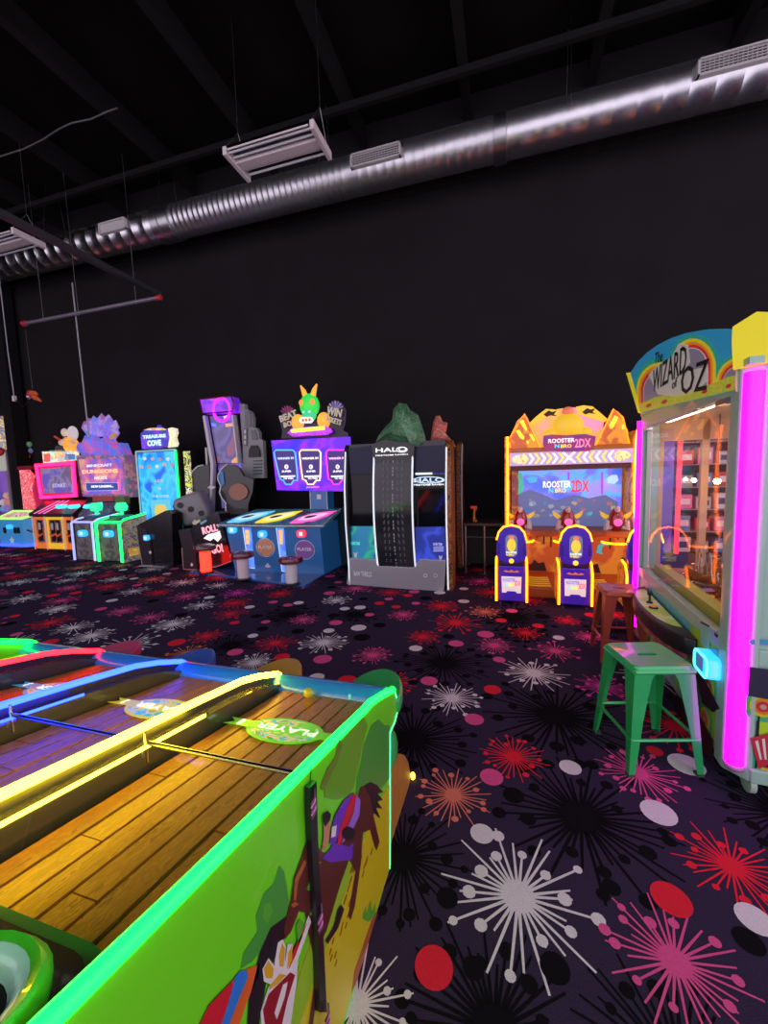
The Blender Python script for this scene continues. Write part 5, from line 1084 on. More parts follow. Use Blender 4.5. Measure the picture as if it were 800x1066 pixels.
for i, (sh, (c, nm)) in enumerate(zip((105, 315, 535), cl3)):
    P = [(sh+a*(1 if i else 1)+dy_*(.14 if i == 0 else .03 if i == 1 else -.0), b) for a, b, dy_ in ((0, 570, 0), (15, 550, 0), (155, 550, 0), (175, 570, 0), (170, 700, 130), (165, 770, 200), (160, 800, 230), (130, 800, 230), (105, 832, 260), (60, 832, 260), (45, 800, 230), (20, 790, 230), (10, 700, 130))]
    pp = [k9(*q) for q in P]
    f = MB().pxz(pp, YP-.080, YP-.076).build('player_panel', glow('pp_dark', (.03, .005, .18), .8), sc)
    MB().tube([(x, YP-.082, z) for x, z in pp], .013, 6, closed=True).build('panel_outline', glow('pp_'+nm, c, 1.6), f, smooth=True)
    ox = 8 if i == 0 else 0
    ftxt('WINNER IN', f, k9, sh+22+ox, sh+155+ox, 606, 630, glow('pt_'+nm, tuple(min(1, q*.5+.5) for q in c), 1.2), YP-.084, .03)
    ftxt('0', f, k9, sh+80+ox, sh+110+ox, 668, 708, TW, YP-.084, .04); ftxt('SUPER', f, k9, sh+58+ox, sh+135+ox, 716, 734, TW, YP-.084, .03)
    MB().pxz([k9(*q) for q in ((sh+40+ox*2, 762), (sh+165+ox, 758), (sh+165+ox, 770), (sh+42+ox*2, 774))], YP-.084, YP-.080).build('message_bar', TW, f); ftxt('TO WIN', f, k9, sh+70+ox, sh+150+ox, 775, 792, TW, YP-.084, .03)
ftxt('JACKPOT', sc, k9, 370, 480, 848, 868, glow('pt_orange', (1, .25, .10), 1.2), YP-.080, .02)
# topper
def tp(nm, P, m, y0, y1, par=bo): return MB().pxz([k9(*q) for q in P], y0, y1).build(nm, m, par, bevel=.006)
tb = tp('topper_board', ((140, 455), (150, 400), (135, 330), (145, 270), (160, 210), (195, 175), (240, 190), (280, 240), (330, 300), (480, 300), (520, 250), (530, 180), (570, 140), (610, 135), (660, 165), (685, 220), (680, 330), (660, 380), (705, 410), (700, 442)), mat('topper_dark', (.03, .012, .04), .4), YP, YP+.08)
for (cx_, cy_, s) in ((200, 215, 1.0), (598, 180, 1.15)):
    for k in range(7):
        a = R(200+k*23); tp('fan_petal', ((cx_, cy_+30*s), (cx_+55*s*cos(a-.13), cy_+30*s+60*s*sin(a-.13)), (cx_+62*s*cos(a), cy_+30*s+70*s*sin(a)), (cx_+55*s*cos(a+.13), cy_+30*s+60*s*sin(a+.13))), mat('petal_%d' % (k % 2 + (2 if cx_ > 300 else 0)), [(.20, .03, .16), (.35, .04, .12), (.20, .14, .38), (.30, .24, .50)][k % 2 + (2 if cx_ > 300 else 0)], .4, es=.3), YP-.02-.002*k, YP, tb)
CRM = mat('cream_letter', (.60, .55, .42), .4, es=.25)
def tilt_txt(s, x0, y0, x1, y1, h, m=CRM):
    A = Vector((k9(x0, y0)[0], YP-.05, k9(x0, y0)[1])); B = Vector((k9(x1, y1)[0], YP-.05, k9(x1, y1)[1])); d = B-A; u = Vector((-d.z, 0, d.x)).normalized()
    txt(s, (A+B)/2, d.length, h, m, tb, RR=d, UU=u, thick=.03, ext=.02)
tilt_txt('BEAT', 148, 296, 285, 240, .11); tilt_txt('BOSS', 180, 345, 290, 310, .09); tilt_txt('WIN', 538, 222, 658, 248, .13); tilt_txt('TICKETS', 512, 282, 655, 325, .09)
tp('topper_banner', ((165, 270+45), (290, 255+30), (292, 262+30), (165, 322)), mat('banner_red', (.35, .02, .04), .4, es=.2), YP-.04, YP-.02, tb)
tp('name_plate', ((215, 410), (250, 370), (520, 350), (570, 370), (585, 400), (540, 425), (260, 440)), art('plate_purple', [(.35, .02, .65), (.15, .03, .65), (.60, .03, .60), (.25, .02, .55)], 16, .9), YP-.09, YP-.04, tb)
tp('name_plate_band', ((240, 390), (262, 375), (525, 352), (530, 385), (255, 410)), glow('plate_lime', (.70, .85, .05), 1.0), YP-.10, YP-.09, tb)
# horned green head on an orange collar
hxx, hzz = k9(385, 190); g_ = glow('head_green', (.02, .75, .06), .75)
hd_ = MB().ball((hxx, YP-.02, hzz+.02), .175, .12, .20, 16, 10).build('green_head', g_, bo, smooth=True)
MB().ball((hxx, YP-.05, hzz-.14), .125, .11, .11, 14, 8).build('jaw', glow('head_teal', (.03, .62, .25), .75), hd_, smooth=True)
for s in (-1, 1):
    MB().tube([(hxx+s*.07, YP-.02, hzz+.18), (hxx+s*.10, YP-.02, hzz+.27), (hxx+s*.15, YP-.02, hzz+.36)], [.05, .04, .012], 8).build('horn', glow('horn_orange', (1, .42, .04), .9), hd_, smooth=True)
    MB().ball((hxx+s*.10, YP-.12, hzz+.06), .045, .03, .05, 10, 6).build('eye', glow('eye_orange', (1, .28, .03), .9), hd_, smooth=True)
    MB().ball((hxx+s*.05, YP-.14, hzz-.10), .03, .02, .018, 8, 5).build('nostril', glow('nostril_ice', (.5, 1, .85), .8), hd_, smooth=True)
    MB().ball((hxx+s*.24, YP-.0, hzz-.24), .12, .09, .14, 12, 8).build('collar', glow('collar_orange', (1, .45, .03), .8), hd_, smooth=True)
MB().pxz([k9(*q) for q in ((328, 310), (345, 285), (430, 285), (445, 310), (425, 332), (345, 332))], YP-.16, YP-.13).build('bib', glow('bib_white', (1, .92, .85), .9), hd_)
for dx in (-.06, 0, .06): MB().ball((hxx+dx, YP-.165, k9(385, 308)[1]), .025, .012, .025, 8, 6).build('bib_dot', glow('dot_red', (.9, .12, .05), .8), hd_, smooth=True)

# ================================================================== dice tower game
YM = 6.95
mo = thing('dice_tower', 'tall black tower game with tinted slanted window and grey skyline cutouts', 'arcade game', (-5.2, 7.1, 0))
Km = crop(205, 410, 8.886)
def km(x, y, Y=YM): return g2(*Km(x, y), Y)
def mp(nm, P, m, y0, y1, par=mo, bevel=0): return MB().pxz([km(*q) for q in P], y0, y1).build(nm, m, par, bevel=bevel)
mp('tower_body', ((85, 200), (345, 190), (395, 640), (392, 1180), (130, 1180), (160, 640)), mat('tower_black', (.02, .02, .03), .25), YM+.12, 7.5)
wd_ = mp('tower_window', ((98, 205), (335, 195), (388, 638), (175, 640)), soft('tower_glow', [(.02, .015, .06), (.07, .06, .14), (.10, .08, .22), (.05, .05, .16), (.18, .06, .12)], 1.6, .8, .1), YM+.06, YM+.13)
mp('tower_base_glass', ((175, 650), (392, 640), (395, 1060), (215, 1060)), soft('tower_glow2', [(.01, .01, .02), (.03, .02, .06), (.12, .03, .35), (.10, .08, .25)], 2.0, .7, .1), YM+.06, YM+.13)
hb = mp('head_box', ((45, 55), (330, 25), (355, 90), (345, 165), (75, 185)), soft('head_glow', [(.02, .02, .08), (.08, .01, .35), (.22, .01, .75), (.45, .02, .55)], 2.4, .9, .1), YM-.05, YM+.2)
MB().tube([(x, YM-.055, z) for x, z in (km(*q) for q in ((45, 55), (330, 25), (355, 90), (345, 165), (75, 185)))], .014, 6, closed=True).build('head_frame', mat('frame_red', (.35, .02, .06), .35, .4), hb)
MB().tube([(x, YM-.04, z) for x, z in [km(245+75*cos(R(a)), 150+105*sin(R(a))) for a in range(0, 360, 15)]], .028, 8, closed=True).build('glow_ring', glow('ring_violet', (.35, .005, 1), 5), hb, smooth=True)
mp('glow_spot', ((235, 205), (270, 195), (275, 225), (240, 228)), glow('spot_lilac', (.8, .4, 1), 1.2), YM+.04, YM+.055, wd_)
mp('glow_spot', ((120, 265), (165, 275), (165, 305), (125, 295)), glow('spot_blue', (.12, .2, 1), 1.0), YM+.04, YM+.055, wd_)
mp('glow_spot', ((250, 275), (345, 265), (350, 290), (255, 305)), glow('spot_amber', (1, .4, .1), .7), YM+.04, YM+.055, wd_)
mp('glow_spot', ((310, 620), (345, 585), (385, 620), (385, 636), (312, 637)), glow('spot_amber', (1, .4, .1), .7), YM+.04, YM+.055, wd_)
mp('glow_spot', ((265, 700), (320, 655), (370, 650), (300, 740), (272, 760)), glow('spot_violet', (.25, .03, .9), 1.0), YM+.04, YM+.055, wd_)
WB = mat('silver_bar', (.62, .60, .62), .35, .2)
mp('slanted_bar', ((62, 205), (85, 200), (165, 650), (158, 840), (150, 1180), (122, 1180), (132, 840), (135, 650)), WB, YM-.04, YM+.06, bevel=.01)
mp('slanted_bar', ((332, 195), (345, 193), (396, 640), (384, 640)), WB, YM-.04, YM+.06)
mp('small_bar', ((82, 500), (96, 497), (105, 655), (92, 657)), WB, YM-.02, YM+.02)
mp('diamond', ((118, 865), (155, 838), (195, 862), (158, 890)), mat('diamond_silver', (.75, .75, .70), .3), YM-.07, YM-.04, bevel=.008)
# skyline cut-outs
SK1 = mat('skyline_grey', (.32, .32, .33), .5, es=.02); SK2 = mat('skyline_dark', (.20, .20, .21), .5)
sk = mp('skyline_board', ((365, 85), (412, 85), (418, 140), (440, 140), (470, 160), (490, 210), (490, 310), (520, 310), (545, 350), (550, 410), (585, 430), (600, 780), (400, 780), (395, 480)), SK1, YM+.10, YM+.2)
for P in (((425, 150), (450, 150), (470, 170), (480, 215), (480, 300), (425, 300)), ((415, 310), (445, 310), (445, 480), (415, 480)), ((480, 330), (515, 330), (535, 370), (540, 420), (490, 420))): mp('building', P, SK2, YM+.07, YM+.11, sk)
for k in range(5): mp('building_window', ((500, 615+k*30), (575, 612+k*30), (577, 622+k*30), (502, 625+k*30)), mat('window_teal', (.02, .10, .12), .3), YM+.07, YM+.10, sk)
for k in range(3): mp('building_window', ((425, 330+k*50), (437, 330+k*50), (437, 365+k*50), (425, 365+k*50)), PRINTW, YM+.05, YM+.07, sk)
mp('dark_badge', ((465, 585), (470, 520), (490, 475), (540, 475), (565, 520), (570, 580)), BLACK, YM+.04, YM+.08, sk)
# rounded black side boards with white edge
def kboard(P, y0, y1):
    b = mp('curved_board', P, mat('board_black', (.012, .012, .014), .3, coat=.4), y0, y1); return b
B1 = ((430, 655), (375, 655), (325, 695), (293, 750), (292, 790), (318, 850), (305, 905), (325, 955), (362, 1000), (362, 1100), (560, 1100), (560, 1010), (600, 900), (610, 790), (520, 760), (480, 690))
kboard(B1, YM-.30, YM-.24); MB().tube([(x, YM-.31, z) for x, z in (km(*q, YM-.0) for q in B1[1:10])], .014, 6).build('board_edge', PRINTW, mo, smooth=True)
B2 = ((75, 660), (30, 670), (-25, 720), (-45, 790), (-20, 850), (-30, 900), (0, 950), (45, 995), (50, 1100), (130, 1100), (130, 660))
kboard(B2, YM-.05, YM+.0); MB().tube([(x, YM-.06, z) for x, z in (km(*q) for q in B2[:9])], .014, 6).build('board_edge', PRINTW, mo, smooth=True)
mp('tan_disc', [(480+85*cos(R(a)), 900+75*sin(R(a))) for a in range(0, 360, 20)], mat('tan_print', (.45, .20, .13), .45), YM-.33, YM-.30)
mp('blue_card', ((318, 720), (340, 715), (352, 830), (330, 850), (308, 780)), mat('card_blue', (.06, .2, .5), .4, es=.2), YM-.325, YM-.30)
# giant die
p = wy(203, 529, 6.44); t = thing('giant_die', 'oversized grey rounded die with black dots between the two black consoles', 'die', (p.x, 6.44, 0), 0)
DM = Matrix.Translation((p.x, 6.44, p.z)) @ Matrix.Rotation(R(28), 4, 'Z') @ Matrix.Rotation(R(-20), 4, 'Y')
db = MB(); N_ = 10; H = .29
def sup(u, v):  # superellipsoid
    pw = lambda q: math.copysign(abs(q)**.38, q); return Vector((H*pw(cos(u))*pw(cos(v)), H*pw(cos(u))*pw(sin(v)), H*pw(sin(u))))
nu, nv = 20, 32
vs = [sup(-pi/2+pi*i/nu, 2*pi*j/nv) for i in range(nu+1) for j in range(nv)]
db.add(vs, [(i*nv+j, i*nv+(j+1) % nv, (i+1)*nv+(j+1) % nv, (i+1)*nv+j) for i in range(nu) for j in range(nv)]).xf(DM); db.build('body', mat('die_grey', (.30, .30, .31), .5), t, smooth=True, sharp=80)
for a, b in ((-.14, .14), (.14, -.14), (0, 0)): MB().lathe((a, -H, b), [(.055, -.012), (.055, .004)], 14, 'Y').xf(DM).build('pip', BLACK, t)
for a, b in ((-.14, .14), (.14, -.14)): MB().lathe((-H, a, b), [(.055, -.012), (.055, .012)], 14, 'X').xf(DM).build('pip', BLACK, t)
MB().tube([(p.x, 6.44, 0), (p.x, 6.44, p.z-.25)], .06, 10).build('stand', BLACK, t)
# two black consoles
Kc = crop(135, 430, 5.714)
def kc(x, y, Y): return g2(*Kc(x, y), Y)
CBK = mat('console_black', (.014, .014, .017), .22, coat=.5)
def console(label, Yc, body, strip, depth):
    b = [kc(*q, Yc) for q in body]; cx_ = sum(x for x, z in b)/len(b)
    t = thing('roller_console', label, 'console', (cx_, Yc, 0), 0, 'dice game consoles')
    MB().pxz([(x, max(.0, z)) for x, z in b], Yc, Yc+depth).build('body', CBK, t)
    s_ = [kc(*q, Yc) for q in strip]
    MB().pxz([(x, max(.0, z)) for x, z in s_], Yc-.03, Yc+depth-.02).build('front_strip', mat('console_front', (.03, .02, .03), .3, coat=.4), t)
    n = len(s_)
    MB().tube([(x, Yc-.035, max(.01, z)) for x, z in s_[n//2:]], .008, 6).build('edge_trim', mat('trim_grey', (.40, .38, .40), .4), t)
    return t
c1_ = console('black roller console with a blue lit card reader beside the blue screen game', 5.80, ((50, 665), (115, 630), (215, 580), (250, 600), (262, 920), (150, 925), (80, 905)), ((50, 668), (105, 690), (130, 760), (145, 918), (85, 905), (65, 790)), .25)
x_, z_ = kc(100, 742, 5.75); rdx = MB().pxz(rrect(x_-.055, x_+.055, z_-.05, z_+.05, .03), 5.73, 5.78).build('card_reader', glow('reader_azure', (.03, .45, 1), 1.2), c1_)
MB().pxz(rrect(x_-.025, x_+.025, z_-.025, z_+.025, .005), 5.724, 5.731).build('reader_screen', glow('reader_face', (.75, .85, 1), .8), rdx)
x_, z_ = kc(120, 830, 5.75); MB().pxz([(x_-.03, z_), (x_, z_+.035), (x_+.03, z_), (x_, z_-.03)], 5.755, 5.765).build('emblem', PRINTW, c1_)
MB().pxz([(x, max(0, z)) for x, z in (kc(*q, 5.78) for q in ((65, 915), (150, 930), (220, 915), (140, 905)))], 5.70, 5.78).build('foot_plate', mat('foot_pale', (.5, .45, .55), .4), c1_)
c2_ = console('black roller console with pink and white printed side beside the red glowing stool', 5.66, ((355, 690), (500, 590), (530, 600), (610, 880), (515, 915), (410, 940), (330, 930)), ((298, 695), (365, 690), (395, 800), (410, 945), (330, 935), (320, 800)), .28)
cb_ = c2_.children[0]
PKT = glow('text_hotpink', (1, .45, .55), .9)
def ctxt(s, x0, y0, x1, y1, h, m):
    A = Vector((kc(x0, y0, 5.65)[0], 5.652, kc(x0, y0, 5.65)[1])); B = Vector((kc(x1, y1, 5.65)[0], 5.652, kc(x1, y1, 5.65)[1])); d = B-A; u = Vector((-d.z, 0, d.x)).normalized()
    txt(s, (A+B)/2, d.length, h, m, cb_, RR=d, UU=u, thick=.04, ext=.006)
ctxt('ROLL', 432, 702, 522, 678, .13, PKT); ctxt("'N'", 520, 672, 545, 665, .05, PKT); ctxt('GO!', 485, 815, 555, 800, .15, PKT)
MB().pxz([kc(*q, 5.65) for q in ((440, 745), (470, 720), (515, 710), (535, 700), (545, 740), (525, 765), (500, 745), (480, 760))], 5.646, 5.656).build('arrow_print', glow('arrow_white', (.95, .9, .9), .9), cb_)
for x0, x1, c in ((385, 415, (.6, .55, .25)), (420, 455, (.15, .35, .55)), (375, 390, (.5, .5, .55))): MB().pxz([kc(*q, 5.65) for q in ((x0, 650), (x1, 632), (x1+6, 645), (x0+6, 665))], 5.64, 5.66).build('deck_label', mat('label_%d' % x0, c, .4, es=.2), cb_)
x_, z_ = kc(370, 903, 5.62); MB().pxz([(x_-.03, z_), (x_, z_+.035), (x_+.03, z_), (x_, z_-.03)], 5.615, 5.625).build('emblem', PRINTW, c2_)
MB().tube([(x, 5.645, max(.01, z)) for x, z in (kc(*q, 5.65) for q in ((605, 882), (515, 915), (412, 942)))], .008, 6).build('edge_trim', mat('trim_grey', (.40, .38, .40), .4), c2_)
# ================================================================== LEFT ROW
# ---- blue screen game
YT = 6.80
tr = thing('treasure_screen_game', 'tall upright game with blue screen, green lit edge and treasure logo topper', 'arcade game', (-6.95, 7.0, 0))
Kt = crop(138, 440, 13.333)
def kt(x, y, Y=YT): return g2(*Kt(x, y), Y)
bx0, bx1 = kt(45, 380)[0], kt(615, 360)[0]
MB().box(bx0, bx1, YT+.02, 7.35, 0, 2.22).build('cabinet', BLKP, tr)
MB().box(bx0+.05, bx1-.07, YT-.01, YT+.02, .35, 2.16).build('game_screen', soft('sea_screen', [(.01, .03, .45), (.01, .12, .75), (.02, .30, .85), (.05, .42, .90), (.02, .10, .60)], 2.2, .85, .2, (1, 1, .6)), tr); ts = tr.children[-1]
r6 = random.Random(8)
for k in range(9):
    x = bx0+.14+.10*k; z = 2.02 if k % 2 else 1.88
    MB().pxz(ell(x, z+r6.uniform(-.02, .02), .045, .035, 10), YT-.016, YT-.011).build('screen_token', glow('token_%d' % (k % 3), [(.7, .4, .25), (.75, .75, .7), (.6, .25, .2)][k % 3], .7), ts)
MB().pxz(rrect(bx0+.30, bx0+.82, .70, 1.16, .03), YT-.016, YT-.011).build('screen_panel', glow('panel_aqua', (.12, .55, .75), .8), ts)
MB().pxz([(bx0+.42+.26*q[0], .78+.28*q[1]) for q in ((0, 0), (1.1, 0), (1.2, .5), (1, 1), (.1, 1), (-.1, .5))], YT-.022, YT-.017).build('screen_chest', glow('chest_gold', (.8, .55, .12), .8), ts)
for i, s in enumerate(('LET', 'IS', 'THE CODE')): txt(s, (bx0+.58, YT-.02, 1.56-.16*i), (.20, .08, .45)[i], .05, glow('code_gold', (.75, .6, .25), .7), ts, thick=.01)
for x, m in ((bx1-.02, glow('edge_emerald', (0, 1, .22), 1.5)), (bx0+.02, glow('edge_ice', (.35, .6, .6), .5))): MB().tube([(x, YT-.02, .3), (x, YT-.02, 2.18)], .026 if x > -6.8 else .016, 8).build('edge_light', m, tr, smooth=True)
MB().tube([(bx0+.02, YT-.02, 2.19), (bx1-.02, YT-.02, 2.19)], .018, 8).build('edge_light', glow('edge_ice', (.35, .6, .6), .5), tr, smooth=True)
sgp = MB().pxz([kt(*q) for q in ((110, 150), (170, 105), (260, 80), (330, 85), (350, 30), (370, 85), (420, 80), (480, 100), (500, 210), (480, 330), (300, 365), (130, 365))], YT, YT+.10).build('logo_topper', soft('logo_navy', [(.02, .10, .16), (.03, .04, .30), (.10, .03, .45), (.15, .05, .60)], 4, .8), tr)
TCY = glow('text_aqua', (.55, .95, 1), 1.1)
ftxt('TREASURE', sgp, kt, 150, 465, 155, 225, TCY, YT-.01, .04); ftxt('COVE', sgp, kt, 215, 400, 235, 330, TCY, YT-.01, .05)
MB().pxz([kt(*q) for q in ((160, 105), (250, 75), (420, 72), (480, 95), (430, 105), (250, 108))], YT-.02, YT).build('logo_scroll', art('scroll_art', [(.75, .55, .15), (.6, .25, .15), (.8, .75, .7)], 12, .7), sgp)
MB().pxz([kt(*q) for q in ((480, 80), (530, 65), (590, 80), (600, 140), (580, 200), (605, 290), (590, 330), (480, 345), (505, 200))], YT+.02, YT+.08).build('logo_side', art('logo_side_art', [(.70, .65, .15), (.78, .7, .68), (.65, .72, .25), (.75, .45, .6)], 9, .7), sgp)
sy0, sy1 = kt(690, 430)[0], kt(775, 430)[0]
MB().box(sy0-.02, sy1-.04, YT+.05, YT+.10, .70, 2.15).build('side_board', art('lemon_side_art', [(.55, .60, .02), (.75, .70, .10), (.03, .05, .02), (.70, .72, .5), (.5, .08, .12)], 7, .6), tr)

# ---- crystal dungeon game with two pods
YK = 6.80
mc = thing('crystal_game', 'upright dungeon game with tilted title screen and purple crystal cluster on top', 'arcade game', (-8.55, 7.0, 0))
Kk = crop(70, 420, 5.925)
def kk(x, y, Y=YK): return g2(*Kk(x, y), Y)
def kp(nm, P, m, y0, y1, par=mc, Y=YK): return MB().pxz([kk(*q, Y) for q in P], y0, y1).build(nm, m, par)
kp('screen_frame', ((50, 320), (345, 315), (380, 580), (90, 575)), art('frame_pixel', [(.30, .12, .22), (.45, .20, .22), (.22, .10, .28), (.12, .15, .2)], 12, .4, .4, 'vor'), YK+.02, 7.25)
ks_ = kp('title_screen', ((72, 345), (330, 338), (355, 560), (105, 560)), soft('dungeon_screen', [(.03, .06, .45), (.06, .10, .55), (.20, .10, .40), (.45, .10, .30), (.55, .25, .20)], 2.0, .75, .2), YK-.005, YK+.02)
ftxt('MINECRAFT', ks_, kk, 125, 280, 370, 394, glow('stone', (.7, .75, .8), .9), YK-.012, .03); ftxt('DUNGEONS', ks_, kk, 98, 315, 402, 434, glow('dungeon_gold', (1, .55, .25), 1.0), YK-.012, .04); ftxt('ARCADE', ks_, kk, 170, 248, 446, 470, glow('stone', (.7, .75, .8), .9), YK-.012, .03)
bxp = [kk(*q) for q in ((118, 490), (322, 488), (322, 534), (125, 540))]
MB().pxz(bxp, YK-.012, YK-.006).build('message_box', glow('msg_navy', (.03, .05, .30), .8), ks_); MB().tube([(x, YK-.014, z) for x, z in bxp], .008, 6, closed=True).build('message_frame', glow('msg_frame', (.35, .4, .8), .9), ks_); ftxt('NOW LOADING...', ks_, kk, 155, 290, 502, 520, TW, YK-.018, .03)
kp('message_light', ((312, 470), (330, 470), (332, 535), (318, 535)), glow('hot_pink', (1, .08, .35), 1.0), YK-.014, YK-.007, ks_)
kp('pedestal', ((110, 575), (375, 580), (370, 900), (60, 900)), BLACK, YK+.05, 7.2)
kp('bezel_strip', ((165, 572), (290, 570), (290, 600), (165, 605)), mat('bezel_red', (.35, .05, .06), .4, es=.3), YK-.03, YK+.02)
lamp = kp('lamp_block', ((318, 572), (376, 570), (378, 618), (322, 620)), mat('block_green', (.10, .14, .05), .5, es=.2), YK-.10, YK+.04)
# control deck
dz = .86
MB().pyz([(6.56, .70), (6.56, .86), (6.80, 1.12), (6.95, 1.12), (6.95, .70)], -9.05, kk(310, 600)[0]).build('control_deck', art('deck_dark_art', [(.03, .03, .06), (.10, .08, .14), (.05, .05, .10), (.18, .14, .20)], 9, .3), mc); cd_ = mc.children[-1]
for px, py in ((92, 527), (103, 525)):
    q = wy(px, py, 6.62); MB().pxz([(q.x-.10, q.z-.03), (q.x-.04, q.z+.04), (q.x+.10, q.z+.05), (q.x+.12, q.z-.01), (q.x+.02, q.z-.05)], 6.56, 6.62).build('deck_lamp', glow('lamp_cyan', (.08, .8, .9), 1.2), cd_)
# crystal cluster: faceted shards
CRY = soft('crystal_violet', [(.10, .06, .40), (.28, .14, .62), (.16, .20, .70), (.42, .26, .62), (.30, .12, .40)], 4, .45, .25)
CR2 = soft('crystal_blue', [(.05, .06, .40), (.10, .16, .65), (.22, .12, .60), (.45, .10, .35)], 4, .5, .25)
def shard(bx, by, tx, ty, wd, m, Y):
    b0 = Vector((kk(bx, by)[0], Y, kk(bx, by)[1])); t0 = Vector((kk(tx, ty)[0], Y-.05, kk(tx, ty)[1])); d = (t0-b0); u = Vector((d.z, 0, -d.x)).normalized()*wd; v = Vector((0, wd*.8, 0)); m1 = b0+d*.68
    b = MB(); ring = lambda c, k: [c+u*k, c+(u*.3-v)*k, c-(u*.6+v*.5)*k, c-(u*.8-v*.4)*k, c+(u*.3+v)*k]
    vs = ring(b0, .8)+ring(m1, 1.0)+[t0]
    f = [(i, (i+1) % 5, 5+(i+1) % 5, 5+i) for i in range(5)]+[(5+i, 5+(i+1) % 5, 10) for i in range(5)]+[(4, 3, 2, 1, 0)]
    b.add(vs, f).build('crystal_shard', m, mc)
for a in ((120, 200, 75, 105, .16, CRY), (150, 200, 135, 70, .17, CRY), (185, 200, 185, 55, .17, CRY), (205, 195, 230, 62, .16, CRY), (225, 205, 275, 98, .13, CRY), (165, 190, 100, 85, .13, CRY), (240, 215, 285, 150, .10, CRY), (110, 180, 80, 130, .12, CRY), (210, 180, 205, 85, .13, CRY)): shard(*a, YK+.15)
for a in ((110, 315, 70, 240, .16, CR2), (150, 315, 110, 195, .18, CR2), (190, 315, 175, 195, .18, CR2), (230, 315, 240, 195, .18, CR2), (270, 315, 300, 225, .15, CR2), (300, 315, 325, 285, .10, CR2), (100, 300, 78, 285, .10, CR2), (215, 250, 218, 215, .07, mat('crystal_rose', (.5, .08, .3), .3, es=.5)), (255, 210, 300, 185, .06, mat('gold_nub', (.6, .35, .05), .3, es=.4))): shard(*a, YK+.05)
MB().pxz([kk(*q) for q in ((78, 318), (90, 280), (300, 240), (330, 318))], YK+.1, YK+.3).build('crystal_base', CR2, mc)
# pods
STONE = art('stone_front_art', [(.10, .08, .09), (.16, .13, .13), (.07, .06, .07), (.13, .12, .10)], 14, .15, .5, 'vor')
def pod(px0, px1, label, m_edge, side_art):
    YQ = 5.92
    a = wy(px0, 585, YQ).x; b = wy(px1, 585, YQ).x
    t = thing('game_pod', label, 'game pod', ((a+b)/2, YQ, 0), 0, 'stone print pods of the dungeon game')
    zt = .80
    MB().pyz([(YQ, 0.03), (YQ, zt-.05), (YQ+.1, zt), (YQ+.55, zt+.07), (YQ+.58, .03)], a+.03, b-.03).build('body', STONE, t)
    for x in (a, b): 
        MB().pyz([(YQ-.02, .0), (YQ-.02, zt-.03), (YQ+.08, zt+.02), (YQ+.57, zt+.09), (YQ+.60, .0)], x-.03, x+.03).build('side_cheek', side_art, t)
        MB().tube([(x, y, z) for y, z in ((YQ-.03, .02), (YQ-.03, zt-.03), (YQ+.08, zt+.03), (YQ+.57, zt+.10))], .024, 8).build('edge_light', m_edge, t, smooth=True)
    MB().tube([(a, YQ-.02, zt-.01), (b, YQ-.02, zt-.01)], .02, 8).build('edge_light', m_edge, t, smooth=True)
    xm = (a+b)/2
    r_ = MB().pxz(rrect(xm-.11, xm+.11, .50, .63, .05), YQ-.05, YQ).build('card_reader', glow('reader_azure', (.03, .45, 1), 1.2), t)
    MB().pxz(rrect(xm-.05, xm+.03, .53, .60, .02), YQ-.056, YQ-.049).build('reader_screen', glow('reader_face', (.75, .85, 1), .8), r_)
    MB().box(xm-.14, xm+.14, YQ+.12, YQ+.45, zt+.05, zt+.10).build('seat_pad', mat('pad_blue', (.04, .10, .22), .4, es=.15), t, bevel=.015)
    MB().lathe((xm, YQ+.3, zt+.09), [(.03, 0), (.03, .08), (.10, .10), (.12, .18), (.08, .26)], 12).build('lamp_head', glow('lamp_mint', (.02, .85, .35), 1.0), t, smooth=True)
    for x in (a+.06, b-.06): MB().lathe((x, YQ+.05, 0), [(.02, 0), (.02, .03)], 8).build('foot', BLKP, t)
    return t, a, b
PSA = art('pod_side_art', [(.30, .22, .24), (.12, .10, .12), (.40, .30, .32), (.55, .40, .10), (.20, .12, .14)], 8, .2)
pod(80, 101, 'stone print game pod with pale lilac lit edges beside the orange-bayed console', glow('edge_lilac', (.45, .5, 1), .9), BLACK)
t_, a_, b_ = pod(105, 129, 'stone print game pod with bright green lit edges beside the black roller console', glow('edge_green2', (0, 1, .08), 5), PSA)
q0, q1 = b_+.032, 0
MB().prism([(b_+.031, 6.02, .10), (b_+.031, 6.42, .10), (b_+.031, 6.42, .26), (b_+.031, 6.02, .26)], (.004, 0, 0)).build('name_print', art('name_yellow', [(.7, .5, .05), (.6, .2, .05), (.75, .65, .2)], 20, .4), t_)

# ---- pink screen game with orange bays
YH = 7.2
pk_ = thing('pink_screen_game', 'pink neon framed screen game with orange and yellow cabinet bays and glass dome', 'arcade game', (-10.4, 7.3, 0))
Kh = crop(0, 420, 6.27)
def kh(x, y, Y=YH): return g2(*Kh(x, y), Y)
def hp(nm, P, m, y0, y1, par=pk_, Y=YH): return MB().pxz([kh(*q, Y) for q in P], y0, y1).build(nm, m, par)
fp_ = [kh(*q) for q in ((245, 405), (485, 390), (498, 600), (278, 612))]
hp('screen_case', ((240, 398), (490, 384), (502, 608), (270, 618)), mat('case_pink', (.45, .02, .12), .4), YH, 7.55)
MB().tube([(x, YH-.02, z) for x, z in fp_], .05, 10, closed=True).build('neon_frame', glow('neon_hotpink', (1, .006, .07), 7.0), pk_, smooth=True)
sg_ = hp('screen', ((272, 425), (470, 412), (482, 580), (295, 588)), soft('hazy_screen', [(.06, .06, .10), (.12, .10, .18), (.20, .16, .30), (.10, .08, .35)], 2.5, .7, .2), YH-.03, YH-.005)
txt('START', (kh(395, 535)[0], YH-.036, kh(395, 535)[1]), .45, .09, glow('screen_lilac', (.6, .6, .9), .6), sg_, thick=.02)
